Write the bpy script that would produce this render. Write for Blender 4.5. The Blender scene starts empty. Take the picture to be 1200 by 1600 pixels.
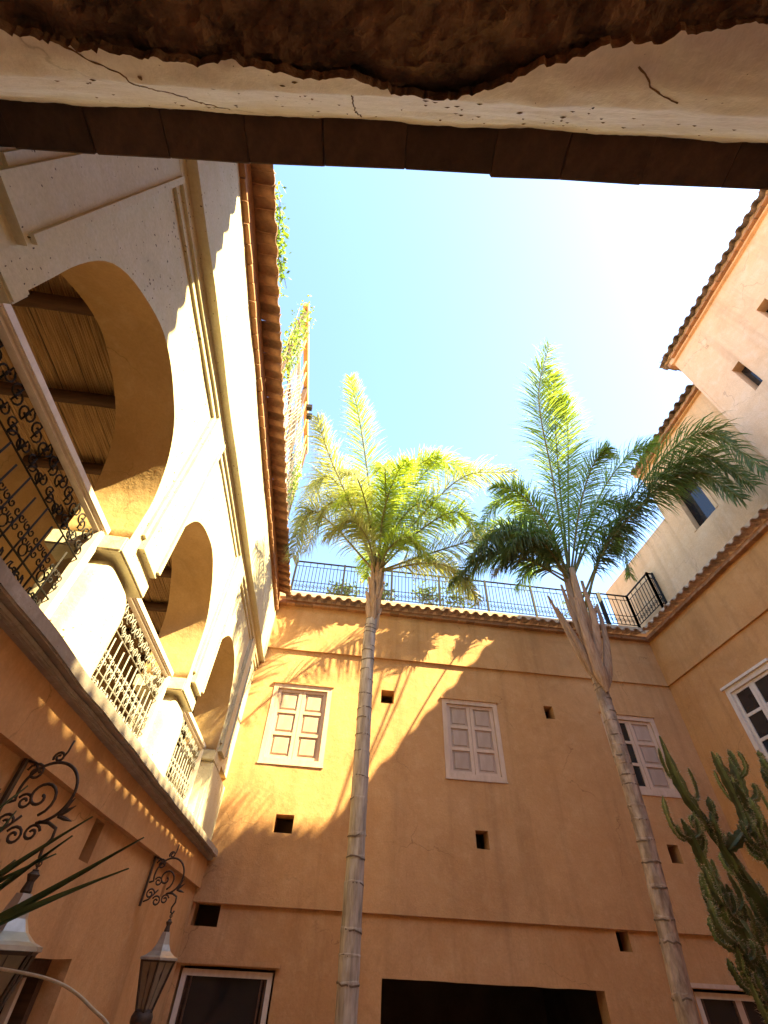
import bpy, bmesh, math, random
import numpy as np
from mathutils import Vector, Matrix, Quaternion, noise, geometry

R = random.Random(7)
sc = bpy.context.scene
col = sc.collection
EYE = 2.2                      # the eye stands this far above the courtyard ground; all is built relative to it, then lifted

# ------------------------------------------------------------------ camera
cam = bpy.data.objects.new('camera', bpy.data.cameras.new('camera'))
col.objects.link(cam)
sc.camera = cam
cam.data.sensor_fit = 'HORIZONTAL'
cam.data.sensor_width = 36
cam.data.lens = 690.66 / 1200 * 36
cam.data.clip_start = 0.02
cam.data.clip_end = 2000
YAW, PITCH, ROLL = 0.081677, 0.806464, 0.057535
_c, _s = math.cos, math.sin
_B = np.array([[1, 0, 0], [0, 0, -1], [0, 1, 0.]])
_Y = np.array([[_c(YAW), -_s(YAW), 0], [_s(YAW), _c(YAW), 0], [0, 0, 1]])
_P = np.array([[1, 0, 0], [0, _c(PITCH), _s(PITCH)], [0, -_s(PITCH), _c(PITCH)]])
_R = np.array([[_c(ROLL), -_s(ROLL), 0], [_s(ROLL), _c(ROLL), 0], [0, 0, 1]])
_M = _R @ _P @ _B @ _Y
cam.matrix_world = Matrix([[_M[0][0], -_M[1][0], -_M[2][0], 0], [_M[0][1], -_M[1][1], -_M[2][1], 0],
                           [_M[0][2], -_M[1][2], -_M[2][2], 0], [0, 0, 0, 1]])

# ------------------------------------------------------------------ light
SUN = Vector((0.885, -0.476, 1.0)).normalized()       # towards the sun
EXPOSURE = 3.15
SKY = 0.09
SUNPOW = 4.1
world = bpy.data.worlds.new('World')
sc.world = world
world.use_nodes = True
wn = world.node_tree.nodes
wl = world.node_tree.links
wn.clear()
sky = wn.new('ShaderNodeTexSky')
sky.sky_type = 'NISHITA'
sky.sun_disc = False
sky.sun_elevation = math.asin(SUN.z)
sky.sun_rotation = math.atan2(SUN.x, SUN.y)
sky.air_density = 1.0
sky.dust_density = 0.5
sky.ozone_density = 2.5
bg = wn.new('ShaderNodeBackground')
bg.inputs['Strength'].default_value = SKY
wo = wn.new('ShaderNodeOutputWorld')
wl.new(sky.outputs[0], bg.inputs[0])
wl.new(bg.outputs[0], wo.inputs[0])
sun = bpy.data.objects.new('sun', bpy.data.lights.new('sun', 'SUN'))
col.objects.link(sun)
sun.data.energy = SUNPOW
sun.data.angle = math.radians(0.53)
sun.data.color = (1.0, 0.83, 0.42)
sun.rotation_euler = (-SUN).to_track_quat('-Z', 'Y').to_euler()
sc.view_settings.view_transform = 'Standard'
sc.view_settings.look = 'None'
sc.view_settings.exposure = EXPOSURE
sc.view_settings.gamma = 1.0
sc.view_settings.use_curve_mapping = False
sc.cycles.max_bounces = 10
sc.cycles.diffuse_bounces = 8
sc.cycles.transparent_max_bounces = 8

# ------------------------------------------------------------------ materials
def new_mat(name):
    m = bpy.data.materials.new(name)
    m.use_nodes = True
    nt = m.node_tree
    b = nt.nodes['Principled BSDF']
    return m, nt, b

def N(nt, t, **kw):
    n = nt.nodes.new(t)
    for k, v in kw.items():
        if hasattr(n, k):
            setattr(n, k, v)
        else:
            n.inputs[k].default_value = v
    return n

def ramp(nt, src, stops):
    r = nt.nodes.new('ShaderNodeValToRGB')
    e = r.color_ramp.elements
    e[0].position, e[0].color = stops[0][0], (*stops[0][1], 1)
    e[1].position, e[1].color = stops[-1][0], (*stops[-1][1], 1)
    for p, c in stops[1:-1]:
        k = e.new(p)
        k.color = (*c, 1)
    nt.links.new(src, r.inputs[0])
    return r.outputs[0]

def g3(v):
    return (v, v, v)

def mix(nt, fac, a, b, mode='MIX'):
    m = nt.nodes.new('ShaderNodeMix')
    m.data_type = 'RGBA'
    m.blend_type = mode
    m.clamp_factor = True
    for sock, val in ((m.inputs['Factor'], fac), (m.inputs['A'], a), (m.inputs['B'], b)):
        if isinstance(val, (int, float)):
            sock.default_value = val
        elif isinstance(val, tuple):
            sock.default_value = (*val, 1)
        else:
            nt.links.new(val, sock)
    return m.outputs['Result']

def tex(nt, scale, detail=5, rough=0.6, vec=None, kind='ShaderNodeTexNoise', dist=0.0):
    n = nt.nodes.new(kind)
    n.inputs['Scale'].default_value = scale
    if kind == 'ShaderNodeTexNoise':
        n.inputs['Detail'].default_value = detail
        n.inputs['Roughness'].default_value = rough
        n.inputs['Distortion'].default_value = dist
    nt.links.new(vec, n.inputs['Vector'])
    return n.outputs[0]

def coord(nt, scale=(1, 1, 1), kind='Object'):
    t = nt.nodes.new('ShaderNodeTexCoord')
    m = nt.nodes.new('ShaderNodeMapping')
    m.inputs['Scale'].default_value = scale
    nt.links.new(t.outputs[kind], m.inputs[0])
    return m.outputs[0]

def bump(nt, b, hs, dist=0.01):
    """hs: list of (height socket, strength, distance) chained"""
    prev = None
    for h, s, d in hs:
        k = nt.nodes.new('ShaderNodeBump')
        k.inputs['Strength'].default_value = s
        k.inputs['Distance'].default_value = d
        nt.links.new(h, k.inputs['Height'])
        if prev:
            nt.links.new(prev, k.inputs['Normal'])
        prev = k.outputs[0]
    nt.links.new(prev, b.inputs['Normal'])

def plaster(name, base, dark, light, chips=0.0, streak=0.5, rough=0.9):
    m, nt, b = new_mat(name)
    v = coord(nt)
    n1 = tex(nt, 0.55, 6, 0.62, v, dist=0.4)
    n2 = tex(nt, 3.1, 6, 0.65, v)
    c = mix(nt, ramp(nt, n1, [(0.36, g3(0)), (0.62, g3(1))]), dark, base)
    c = mix(nt, ramp(nt, n2, [(0.5, g3(0)), (0.75, g3(0.7))]), c, light)
    vs = coord(nt, (2.6, 2.6, 0.16))
    n3 = tex(nt, 1.3, 5, 0.6, vs)
    c = mix(nt, ramp(nt, n3, [(0.5, g3(0)), (0.72, g3(streak))]), c, tuple(x * 0.62 for x in dark))
    wv = nt.nodes.new('ShaderNodeVectorMath')
    wv.operation = 'MULTIPLY_ADD'
    nz = nt.nodes.new('ShaderNodeTexNoise')
    nz.inputs['Scale'].default_value = 1.7
    nz.inputs['Detail'].default_value = 7
    nt.links.new(v, nz.inputs['Vector'])
    nt.links.new(nz.outputs['Color'], wv.inputs[0])
    wv.inputs[1].default_value = (0.9, 0.9, 0.9)
    nt.links.new(v, wv.inputs[2])
    vo = nt.nodes.new('ShaderNodeTexVoronoi')
    vo.feature = 'DISTANCE_TO_EDGE'
    vo.inputs['Scale'].default_value = 0.55
    nt.links.new(wv.outputs[0], vo.inputs['Vector'])
    line = ramp(nt, vo.outputs['Distance'], [(0.0, g3(1)), (0.0045, g3(0))])
    msk = ramp(nt, tex(nt, 0.8, 3, 0.5, v), [(0.50, g3(0)), (0.60, g3(0.75))])
    crk = mix(nt, 1.0, line, msk, 'MULTIPLY')
    c = mix(nt, crk, c, tuple(x * 0.38 for x in dark))
    n5 = tex(nt, 1.15, 8, 0.72, v, dist=1.2)
    c = mix(nt, ramp(nt, n5, [(0.50, g3(0)), (0.68, g3(0.5))]), c, tuple(x * 0.78 for x in dark))
    n6 = tex(nt, 7.5, 6, 0.7, v, dist=0.6)
    c = mix(nt, ramp(nt, n6, [(0.52, g3(0)), (0.70, g3(0.35))]), c, light)
    n4 = tex(nt, 38, 3, 0.6, v)
    c = mix(nt, ramp(nt, n4, [(0.35, g3(0.22)), (0.6, g3(0))]), c, tuple(x * 0.55 for x in base))
    hs = [(n2, 0.45, 0.03), (n6, 0.35, 0.012), (tex(nt, 16, 4, 0.6, v), 0.3, 0.008), (tex(nt, 75, 3, 0.6, v), 0.25, 0.003)]
    if chips:
        vc = coord(nt, (1, 1, 1))
        wob = tex(nt, 9, 3, 0.6, vc)
        add = nt.nodes.new('ShaderNodeVectorMath')
        add.operation = 'MULTIPLY_ADD'
        nt.links.new(wob, add.inputs[0])
        add.inputs[1].default_value = (0.09, 0.09, 0.09)
        nt.links.new(vc, add.inputs[2])
        d = tex(nt, 17, vec=add.outputs[0], kind='ShaderNodeTexVoronoi')
        sz = tex(nt, 2.3, 3, 0.6, vc)
        thr = nt.nodes.new('ShaderNodeMath')
        thr.operation = 'MULTIPLY_ADD'
        nt.links.new(sz, thr.inputs[0])
        thr.inputs[1].default_value = 0.62 * chips
        thr.inputs[2].default_value = -0.20 * chips
        lt = nt.nodes.new('ShaderNodeMath')
        lt.operation = 'LESS_THAN'
        nt.links.new(d, lt.inputs[0])
        nt.links.new(thr.outputs[0], lt.inputs[1])
        c = mix(nt, lt.outputs[0], c, (0.10, 0.075, 0.06))
        inv = nt.nodes.new('ShaderNodeMath')
        inv.operation = 'SUBTRACT'
        inv.inputs[0].default_value = 1
        nt.links.new(lt.outputs[0], inv.inputs[1])
        hs.append((inv.outputs[0], 0.6, 0.01))
    nt.links.new(c, b.inputs['Base Color'])
    b.inputs['Roughness'].default_value = rough
    b.inputs['Specular IOR Level'].default_value = 0.2
    bump(nt, b, hs)
    return m

def simple(name, c1, c2, scale=8, rough=0.7, metallic=0.0, stretch=(1, 1, 1), bs=0.3, bd=0.005, vary=0.0, spec=0.3):
    m, nt, b = new_mat(name)
    v = coord(nt, stretch)
    n1 = tex(nt, scale, 5, 0.65, v)
    c = mix(nt, ramp(nt, n1, [(0.35, g3(0)), (0.65, g3(1))]), c1, c2)
    if vary:
        oi = nt.nodes.new('ShaderNodeObjectInfo')
        h = nt.nodes.new('ShaderNodeHueSaturation')
        mr = nt.nodes.new('ShaderNodeMapRange')
        mr.inputs['To Min'].default_value = 1 - vary
        mr.inputs['To Max'].default_value = 1 + vary
        nt.links.new(oi.outputs['Random'], mr.inputs[0])
        nt.links.new(mr.outputs[0], h.inputs['Value'])
        nt.links.new(c, h.inputs['Color'])
        c = h.outputs[0]
    nt.links.new(c, b.inputs['Base Color'])
    b.inputs['Roughness'].default_value = rough
    b.inputs['Metallic'].default_value = metallic
    b.inputs['Specular IOR Level'].default_value = spec
    bump(nt, b, [(n1, bs, bd), (tex(nt, scale * 6, 3, 0.6, v), bs * 0.6, bd * 0.4)])
    return m

def leafmat(name, c1, c2, trans):
    m, nt, b = new_mat(name)
    v = coord(nt)
    n1 = tex(nt, 2.2, 3, 0.6, v)
    c = mix(nt, ramp(nt, n1, [(0.35, g3(0)), (0.65, g3(1))]), c1, c2)
    nt.links.new(c, b.inputs['Base Color'])
    b.inputs['Roughness'].default_value = 0.6
    b.inputs['Specular IOR Level'].default_value = 0.25
    t = nt.nodes.new('ShaderNodeBsdfTranslucent')
    tc = mix(nt, 1.0, c, trans, 'MULTIPLY')
    nt.links.new(tc, t.inputs['Color'])
    ms = nt.nodes.new('ShaderNodeAddShader')
    nt.links.new(b.outputs[0], ms.inputs[0])
    nt.links.new(t.outputs[0], ms.inputs[1])
    nt.links.new(ms.outputs[0], nt.nodes['Material Output'].inputs['Surface'])
    return m

M = {}
M['ochre'] = plaster('ochre_plaster', (0.57, 0.312, 0.140), (0.49, 0.252, 0.104), (0.61, 0.365, 0.18))
M['orange'] = plaster('orange_ochre_plaster', (0.56, 0.285, 0.105), (0.49, 0.235, 0.082), (0.59, 0.32, 0.135))
M['pink'] = plaster('pink_ochre_plaster', (0.62, 0.40, 0.25), (0.60, 0.36, 0.20), (0.66, 0.46, 0.33), chips=0.25)
M['beige'] = plaster('beige_ochre_plaster', (0.58, 0.36, 0.19), (0.53, 0.315, 0.155), (0.61, 0.41, 0.25))
M['cream'] = plaster('cream_limewash', (0.55, 0.50, 0.36), (0.52, 0.45, 0.29), (0.58, 0.545, 0.45), chips=0.8, streak=0.12)
M['reveal'] = plaster('shade_tan_plaster', (0.50, 0.33, 0.16), (0.44, 0.28, 0.12), (0.54, 0.38, 0.21), streak=0.2)  # plaster toned tan, the shade inside the arches put into the colour
M['white'] = simple('white_painted_wood', (0.68, 0.58, 0.48), (0.58, 0.48, 0.39), 14, 0.55, stretch=(1, 1, 0.3), bs=0.25, bd=0.002)
M['pinkwood'] = simple('pale_pink_painted_wood', (0.62, 0.44, 0.33), (0.52, 0.36, 0.26), 9, 0.6, stretch=(1, 1, 0.3), bs=0.25, bd=0.003, vary=0.05)
M['panel'] = simple('mauve_shutter_panel', (0.46, 0.33, 0.26), (0.40, 0.28, 0.215), 9, 0.65, stretch=(1, 1, 0.3), bs=0.25, bd=0.003, vary=0.07)
M['tile'] = simple('weathered_clay_tile', (0.36, 0.215, 0.13), (0.21, 0.125, 0.08), 9, 0.85, bs=0.5, bd=0.006, vary=0.3)
M['greytile'] = simple('greyed_clay_tile', (0.20, 0.14, 0.105), (0.11, 0.085, 0.07), 9, 0.85, bs=0.5, bd=0.006, vary=0.3)
M['brick'] = simple('clay_brick', (0.34, 0.17, 0.085), (0.24, 0.115, 0.055), 11, 0.9, bs=0.6, bd=0.008, vary=0.25)
M['darkbrick'] = simple('shade_dark_clay_brick', (0.085, 0.045, 0.028), (0.055, 0.03, 0.02), 11, 0.9, bs=0.6, bd=0.008, vary=0.25)  # darker copy of the clay brick, underside shade put into the colour
M['ledge'] = plaster('weathered_pale_ledge', (0.40, 0.33, 0.27), (0.30, 0.24, 0.19), (0.55, 0.50, 0.44), chips=0.4)
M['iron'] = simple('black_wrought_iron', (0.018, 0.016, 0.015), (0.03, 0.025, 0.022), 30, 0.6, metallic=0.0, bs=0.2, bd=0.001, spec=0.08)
M['litiron'] = simple('lit_wrought_iron', (0.19, 0.175, 0.155), (0.26, 0.24, 0.21), 30, 0.5, metallic=0.0, bs=0.2, bd=0.001)  # paler copy of the iron, sunlight on the railings put into the colour
M['rust'] = simple('brown_iron', (0.085, 0.058, 0.042), (0.05, 0.036, 0.03), 30, 0.6, metallic=0.5, bs=0.2, bd=0.001)
M['beam'] = simple('dark_timber', (0.12, 0.06, 0.032), (0.07, 0.036, 0.02), 6, 0.75, stretch=(0.25, 4, 4), bs=0.5, bd=0.006, vary=0.15)
M['reed'] = simple('dry_reed', (0.50, 0.32, 0.16), (0.26, 0.14, 0.06), 7, 0.7, stretch=(9, 0.4, 9), bs=0.4, bd=0.003)
M['bamboo'] = simple('sunlit_timber', (0.46, 0.27, 0.10), (0.36, 0.19, 0.065), 5, 0.7, stretch=(4, 0.4, 4), bs=0.4, bd=0.004, vary=0.15)
M['trunk'] = simple('grey_palm_bark', (0.50, 0.42, 0.34), (0.26, 0.20, 0.15), 4, 0.9, stretch=(3.5, 3.5, 0.5), bs=0.7, bd=0.012)
M['trunk2'] = simple('brown_palm_bark', (0.44, 0.33, 0.24), (0.19, 0.13, 0.09), 4, 0.9, stretch=(2.5, 2.5, 0.8), bs=0.8, bd=0.014)
M['boot'] = simple('dry_leaf_base', (0.44, 0.28, 0.16), (0.28, 0.16, 0.085), 5, 0.85, stretch=(8, 8, 0.6), bs=0.7, bd=0.01, vary=0.2)
M['scar'] = simple('leaf_scar_ring', (0.17, 0.12, 0.085), (0.11, 0.075, 0.055), 12, 0.95, bs=0.6, bd=0.01)
M['rachis'] = simple('frond_stalk', (0.20, 0.17, 0.05), (0.14, 0.12, 0.04), 6, 0.6, bs=0.2)
M['leafY'] = leafmat('yellowing_frond', (0.19, 0.215, 0.035), (0.13, 0.17, 0.03), (1.3, 1.35, 0.6))
M['leafO'] = leafmat('golden_frond', (0.21, 0.205, 0.075), (0.15, 0.16, 0.055), (1.2, 1.2, 0.7))
M['leafG'] = leafmat('green_frond', (0.095, 0.125, 0.03), (0.065, 0.095, 0.022), (1.6, 1.6, 0.6))
M['leafD'] = leafmat('shade_deepened_green', (0.065, 0.082, 0.028), (0.045, 0.060, 0.022), (1.4, 1.5, 0.6))  # darker copy of the frond green, with shade put into the colour
M['vine'] = leafmat('vine_leaf', (0.10, 0.13, 0.03), (0.055, 0.085, 0.02), (1.4, 1.5, 0.5))
M['cactus'] = simple('cactus_skin', (0.105, 0.15, 0.062), (0.155, 0.195, 0.095), 6, 0.6, bs=0.2, bd=0.003, vary=0.2)
M['cactusnew'] = simple('young_cactus_skin', (0.20, 0.24, 0.11), (0.14, 0.19, 0.08), 10, 0.55, bs=0.2, bd=0.002, vary=0.2)
M['spike'] = simple('sword_leaf', (0.045, 0.075, 0.028), (0.075, 0.10, 0.04), 5, 0.45, stretch=(1, 1, 1), bs=0.2, bd=0.002, vary=0.2)
M['cane'] = simple('pale_dry_stem', (0.55, 0.48, 0.36), (0.42, 0.36, 0.26), 20, 0.7)
M['tin'] = simple('aged_tin', (0.42, 0.38, 0.33), (0.28, 0.25, 0.215), 6, 0.42, metallic=0.55, bs=0.2, bd=0.002)
M['earth'] = simple('raw_earth_and_rubble', (0.24, 0.14, 0.075), (0.06, 0.034, 0.02), 5, 0.95, bs=1.0, bd=0.05)
M['floor'] = simple('terracotta_paving', (0.52, 0.37, 0.25), (0.44, 0.30, 0.19), 2, 0.8)
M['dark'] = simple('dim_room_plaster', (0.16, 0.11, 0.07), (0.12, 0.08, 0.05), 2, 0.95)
M['pot'] = simple('clay_pot', (0.28, 0.13, 0.07), (0.20, 0.09, 0.05), 8, 0.85)

def glass(name):
    m, nt, b = new_mat(name)
    v = coord(nt)
    n1 = tex(nt, 1.5, 3, 0.5, v)
    c = mix(nt, n1, (0.012, 0.011, 0.012), (0.03, 0.026, 0.024))
    nt.links.new(c, b.inputs['Base Color'])
    b.inputs['Roughness'].default_value = 0.06
    b.inputs['Specular IOR Level'].default_value = 0.5
    bump(nt, b, [(n1, 0.05, 0.01)])
    return m
M['glass'] = glass('dark_window_glass')

def lanternglass():
    m, nt, b = new_mat('dusty_lantern_glass')
    v = coord(nt)
    n1 = tex(nt, 14, 4, 0.6, v)
    c = mix(nt, n1, (0.16, 0.12, 0.085), (0.30, 0.235, 0.165))
    nt.links.new(c, b.inputs['Base Color'])
    b.inputs['Roughness'].default_value = 0.25
    b.inputs['Alpha'].default_value = 0.72
    return m
M['lglass'] = lanternglass()

# ------------------------------------------------------------------ object helpers
WORIG = {}

def link(name, data, parent=None, at=(0, 0, 0)):
    o = bpy.data.objects.new(name, data)
    col.objects.link(o)
    at = Vector(at)
    if parent is not None:
        o.parent = parent
        o.location = at - WORIG[parent.name]
    else:
        o.location = at
    WORIG[o.name] = at
    return o

def thing(name, label, cat, at=(0, 0, 0), group=None):
    o = link(name, None, None, at)
    o.empty_display_size = 0.1
    o['label'] = label
    o['category'] = cat
    if group:
        o['group'] = group
    return o

class MB:
    def __init__(s):
        s.v = []
        s.f = []
        s.mi = []
        s.cur = 0

    def add(s, vs, fs):
        b = len(s.v)
        s.v += [tuple(p) for p in vs]
        for f in fs:
            s.f.append(tuple(b + i for i in f))
            s.mi.append(s.cur)
        return s

    def box(s, lo, hi, mtx=None):
        x0, y0, z0 = lo
        x1, y1, z1 = hi
        vs = [Vector(p) for p in ((x0, y0, z0), (x1, y0, z0), (x1, y1, z0), (x0, y1, z0), (x0, y0, z1), (x1, y0, z1), (x1, y1, z1), (x0, y1, z1))]
        if mtx:
            vs = [mtx @ p for p in vs]
        return s.add(vs, [(3, 2, 1, 0), (4, 5, 6, 7), (0, 1, 5, 4), (1, 2, 6, 5), (2, 3, 7, 6), (3, 0, 4, 7)])

    def tube(s, pts, rad, n=6, cap=True, up=(0, 0, 1), flat=1.0):
        pts = [Vector(p) for p in pts]
        if isinstance(rad, (int, float)):
            rad = [rad] * len(pts)
        vs, fs = [], []
        prevx = None
        for i, p in enumerate(pts):
            t = (pts[min(i + 1, len(pts) - 1)] - pts[max(i - 1, 0)]).normalized()
            if prevx is None:
                u = Vector(up)
                if abs(t.dot(u)) > 0.95:
                    u = Vector((1, 0, 0))
                x = t.cross(u).normalized()
            else:
                x = (prevx - t * prevx.dot(t)).normalized()
            prevx = x
            y = t.cross(x)
            for k in range(n):
                a = 2 * math.pi * k / n
                vs.append(p + (x * math.cos(a) + y * math.sin(a) * flat) * rad[i])
        for i in range(len(pts) - 1):
            for k in range(n):
                a, b = i * n + k, i * n + (k + 1) % n
                fs.append((a, b, b + n, a + n))
        if cap:
            fs.append(tuple(range(n - 1, -1, -1)))
            fs.append(tuple((len(pts) - 1) * n + k for k in range(n)))
        return s.add(vs, fs)

    def lathe(s, prof, at, n=12, cap=True):
        at = Vector(at)
        return s.tube([at + Vector((0, 0, z)) for r, z in prof], [max(r, 0.001) for r, z in prof], n, cap)

    def mesh(s, name, mats, smooth=False):
        me = bpy.data.meshes.new(name)
        me.from_pydata([tuple(p) for p in s.v], [], s.f)
        if not isinstance(mats, (list, tuple)):
            mats = [mats]
        for m in mats:
            me.materials.append(m)
        if len(mats) > 1:
            me.polygons.foreach_set('material_index', s.mi)
        if smooth:
            me.polygons.foreach_set('use_smooth', [True] * len(me.polygons))
        me.update()
        return me

    def build(s, name, mats, parent=None, at=(0, 0, 0), smooth=False):
        """vertices are in eye space; the object's origin is put at `at`"""
        a = Vector(at)
        if a.length:
            s.v = [tuple(Vector(p) - a) for p in s.v]
        return link(name, s.mesh(name, mats, smooth), parent, at)

def inside(poly, P):
    x, y = P[:, 0], P[:, 1]
    r = np.zeros(len(P), bool)
    n = len(poly)
    for i in range(n):
        x0, y0 = poly[i]
        x1, y1 = poly[(i + 1) % n]
        if y0 == y1:
            continue
        c = ((y0 > y) != (y1 > y)) & (x < (x1 - x0) * (y - y0) / (y1 - y0) + x0)
        r ^= c
    return r

def densify(poly, step):
    out = []
    n = len(poly)
    for i in range(n):
        a, b = Vector(poly[i]), Vector(poly[(i + 1) % n])
        k = max(1, int(round((b - a).length / step)))
        for j in range(k):
            out.append(tuple(a.lerp(b, j / k)))
    return out

def patch(outer, holes, step):
    """triangulated sheet with holes: points, triangles, loops of point ids"""
    outer = densify(outer, step)
    holes = [densify(h, step) for h in holes]
    pts, edges, loops = [], [], []
    for lp in [outer] + holes:
        b = len(pts)
        pts += [Vector(p) for p in lp]
        ids = list(range(b, b + len(lp)))
        edges += [(ids[i], ids[(i + 1) % len(ids)]) for i in range(len(ids))]
        loops.append(ids)
    o = np.array(outer)
    lo, hi = o.min(0), o.max(0)
    gx, gy = np.meshgrid(np.arange(lo[0] + step / 2, hi[0], step), np.arange(lo[1] + step / 2, hi[1], step))
    G = np.stack([gx.ravel(), gy.ravel()], 1)
    keep = inside(outer, G)
    for h in holes:
        keep &= ~inside(h, G)
    B = np.array([tuple(p) for p in pts])
    G = G[keep]
    if len(G):
        ok = np.ones(len(G), bool)
        for i in range(0, len(G), 500):
            d = np.hypot(G[i:i + 500, None, 0] - B[None, :, 0], G[i:i + 500, None, 1] - B[None, :, 1]).min(1)
            ok[i:i + 500] = d > step * 0.45
        G = G[ok]
        pts += [Vector(p) for p in G]
    r = geometry.delaunay_2d_cdt(pts, edges, [], 0, 1e-5)
    V = np.array([tuple(p) for p in r[0]])
    T = np.array([f for f in r[2] if len(f) == 3])
    C = V[T].mean(1)
    k = inside(outer, C)
    for h in holes:
        k &= ~inside(h, C)
    T = T[k]
    om = {}
    for i, org in enumerate(r[3]):
        for q in org:
            om[q] = i
    loops = [[om[q] for q in lp] for lp in loops]
    return V, T, loops

def wall(name, mat, parent, to3, outer, holes=(), thick=0.35, step=0.2, amp=0.012, freq=0.9, jit=0.006, edge_mat=None, flip=False, back=True):
    """plastered wall: to3(u, v, w) places a point, w = depth behind the face; edges are slightly uneven"""
    V, T, loops = patch(outer, list(holes), step)
    V = V.copy()
    for li, lp in enumerate(loops):
        if li == 0:
            continue
        for i in lp:
            q = Vector((V[i][0] * 2.3, V[i][1] * 2.3, 3.7))
            V[i][0] += noise.noise(q) * jit * 2
            V[i][1] += noise.noise(q + Vector((9, 4, 2))) * jit * 2
    mb = MB()
    n = len(V)
    W = []
    for u, v in V:
        q = Vector((u * freq, v * freq, 1.3 + len(name)))
        W.append((noise.noise(q) + 0.4 * noise.noise(q * 3.1)) * amp)
    vs = [to3(V[i][0], V[i][1], W[i]) for i in range(n)]
    fs = [tuple(t) if not flip else tuple(t[::-1]) for t in T]
    mb.add(vs, fs)
    if back:
        mb.add([to3(V[i][0], V[i][1], thick) for i in range(n)], [f[::-1] for f in fs])
    mb.cur = 1 if edge_mat else 0
    for lp in loops:
        m = len(lp)
        K = 3
        vs = []
        for k in range(K + 1):
            for i in lp:
                vs.append(to3(V[i][0], V[i][1], W[i] + (thick - W[i]) * k / K))
        area = sum(V[lp[i]][0] * V[lp[(i + 1) % m]][1] - V[lp[(i + 1) % m]][0] * V[lp[i]][1] for i in range(m))
        fs = []
        for k in range(K):
            for i in range(m):
                a, b = k * m + i, k * m + (i + 1) % m
                q = (a, a + m, b + m, b)
                if (area > 0) == (loops[0] is lp):
                    pass
                fs.append(q if not flip else q[::-1])
        mb.add(vs, fs)
    o = mb.build(name, [mat, edge_mat] if edge_mat else mat, parent)
    if edge_mat:
        o.data.polygons.foreach_set('use_smooth', [m == 1 for m in mb.mi])
    return o

def rect(u0, v0, u1, v1):
    return [(u0, v0), (u1, v0), (u1, v1), (u0, v1)]

def jbox(name, mat, parent, lo, hi, step=0.25, amp=0.006, bev=0.006):
    """a box subdivided and made slightly uneven, with softened edges"""
    bm = bmesh.new()
    bmesh.ops.create_cube(bm, size=1)
    lo, hi = Vector(lo), Vector(hi)
    for v in bm.verts:
        v.co = Vector(((lo[i] + hi[i]) / 2 + v.co[i] * (hi[i] - lo[i])) for i in range(3))
    if bev:
        bmesh.ops.bevel(bm, geom=bm.edges[:], offset=min(bev, 0.3 * min(hi - lo)), segments=2, affect='EDGES')
    L = max(hi - lo)
    ax = list(hi - lo).index(L)
    k = int(L / step)
    for i in range(1, k):
        no = Vector((0, 0, 0))
        no[ax] = 1
        co = lo.copy()
        co[ax] = lo[ax] + L * i / k
        bmesh.ops.bisect_plane(bm, geom=bm.verts[:] + bm.edges[:] + bm.faces[:], plane_co=co, plane_no=no)
    for v in bm.verts:
        q = v.co * 2.1
        v.co += Vector((noise.noise(q), noise.noise(q + Vector((7, 1, 3))), noise.noise(q + Vector((2, 8, 5))))) * amp
    me = bpy.data.meshes.new(name)
    bm.to_mesh(me)
    bm.free()
    me.materials.append(mat)
    return link(name, me, parent)

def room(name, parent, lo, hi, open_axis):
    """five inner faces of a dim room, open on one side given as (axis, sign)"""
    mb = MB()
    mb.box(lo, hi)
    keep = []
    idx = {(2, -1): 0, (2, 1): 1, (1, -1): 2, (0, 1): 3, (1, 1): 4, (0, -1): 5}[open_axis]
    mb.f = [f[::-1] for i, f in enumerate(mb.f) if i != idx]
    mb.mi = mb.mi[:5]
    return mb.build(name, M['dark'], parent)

# tiles and bricks --------------------------------------------------
def tile_mesh(name, mat, up):
    mb = MB()
    n = 7
    L, r0, r1, th = 0.44, 0.080, 0.070, 0.014
    vs, fs = [], []
    for y, r in ((0, r0), (L, r1)):
        for rr in (r, r - th):
            for k in range(n + 1):
                a = math.pi * k / n
                x, z = rr * math.cos(a), rr * math.sin(a) * 0.85
                if up:
                    vs.append((x, y, z - 0.01))
                else:
                    vs.append((x, y, -z + 0.03))
    m = n + 1
    o0, i0, o1, i1 = 0, m, 2 * m, 3 * m
    for k in range(n):
        fs += [(o0 + k, o0 + k + 1, o1 + k + 1, o1 + k), (i0 + k + 1, i0 + k, i1 + k, i1 + k + 1),
               (o0 + k + 1, o0 + k, i0 + k, i0 + k + 1), (o1 + k, o1 + k + 1, i1 + k + 1, i1 + k)]
    fs += [(o0, o1, i1, i0), (o0 + n, i0 + n, i1 + n, o1 + n)]
    mb.add(vs, fs)
    me = mb.mesh(name, mat, False)
    for p in me.polygons:
        p.use_smooth = False
    return me

TILES = {'tile': [tile_mesh('roof_tile', M['tile'], u) for u in (True, False)],
         'greytile': [tile_mesh('roof_tile', M['greytile'], u) for u in (True, False)]}

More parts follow.
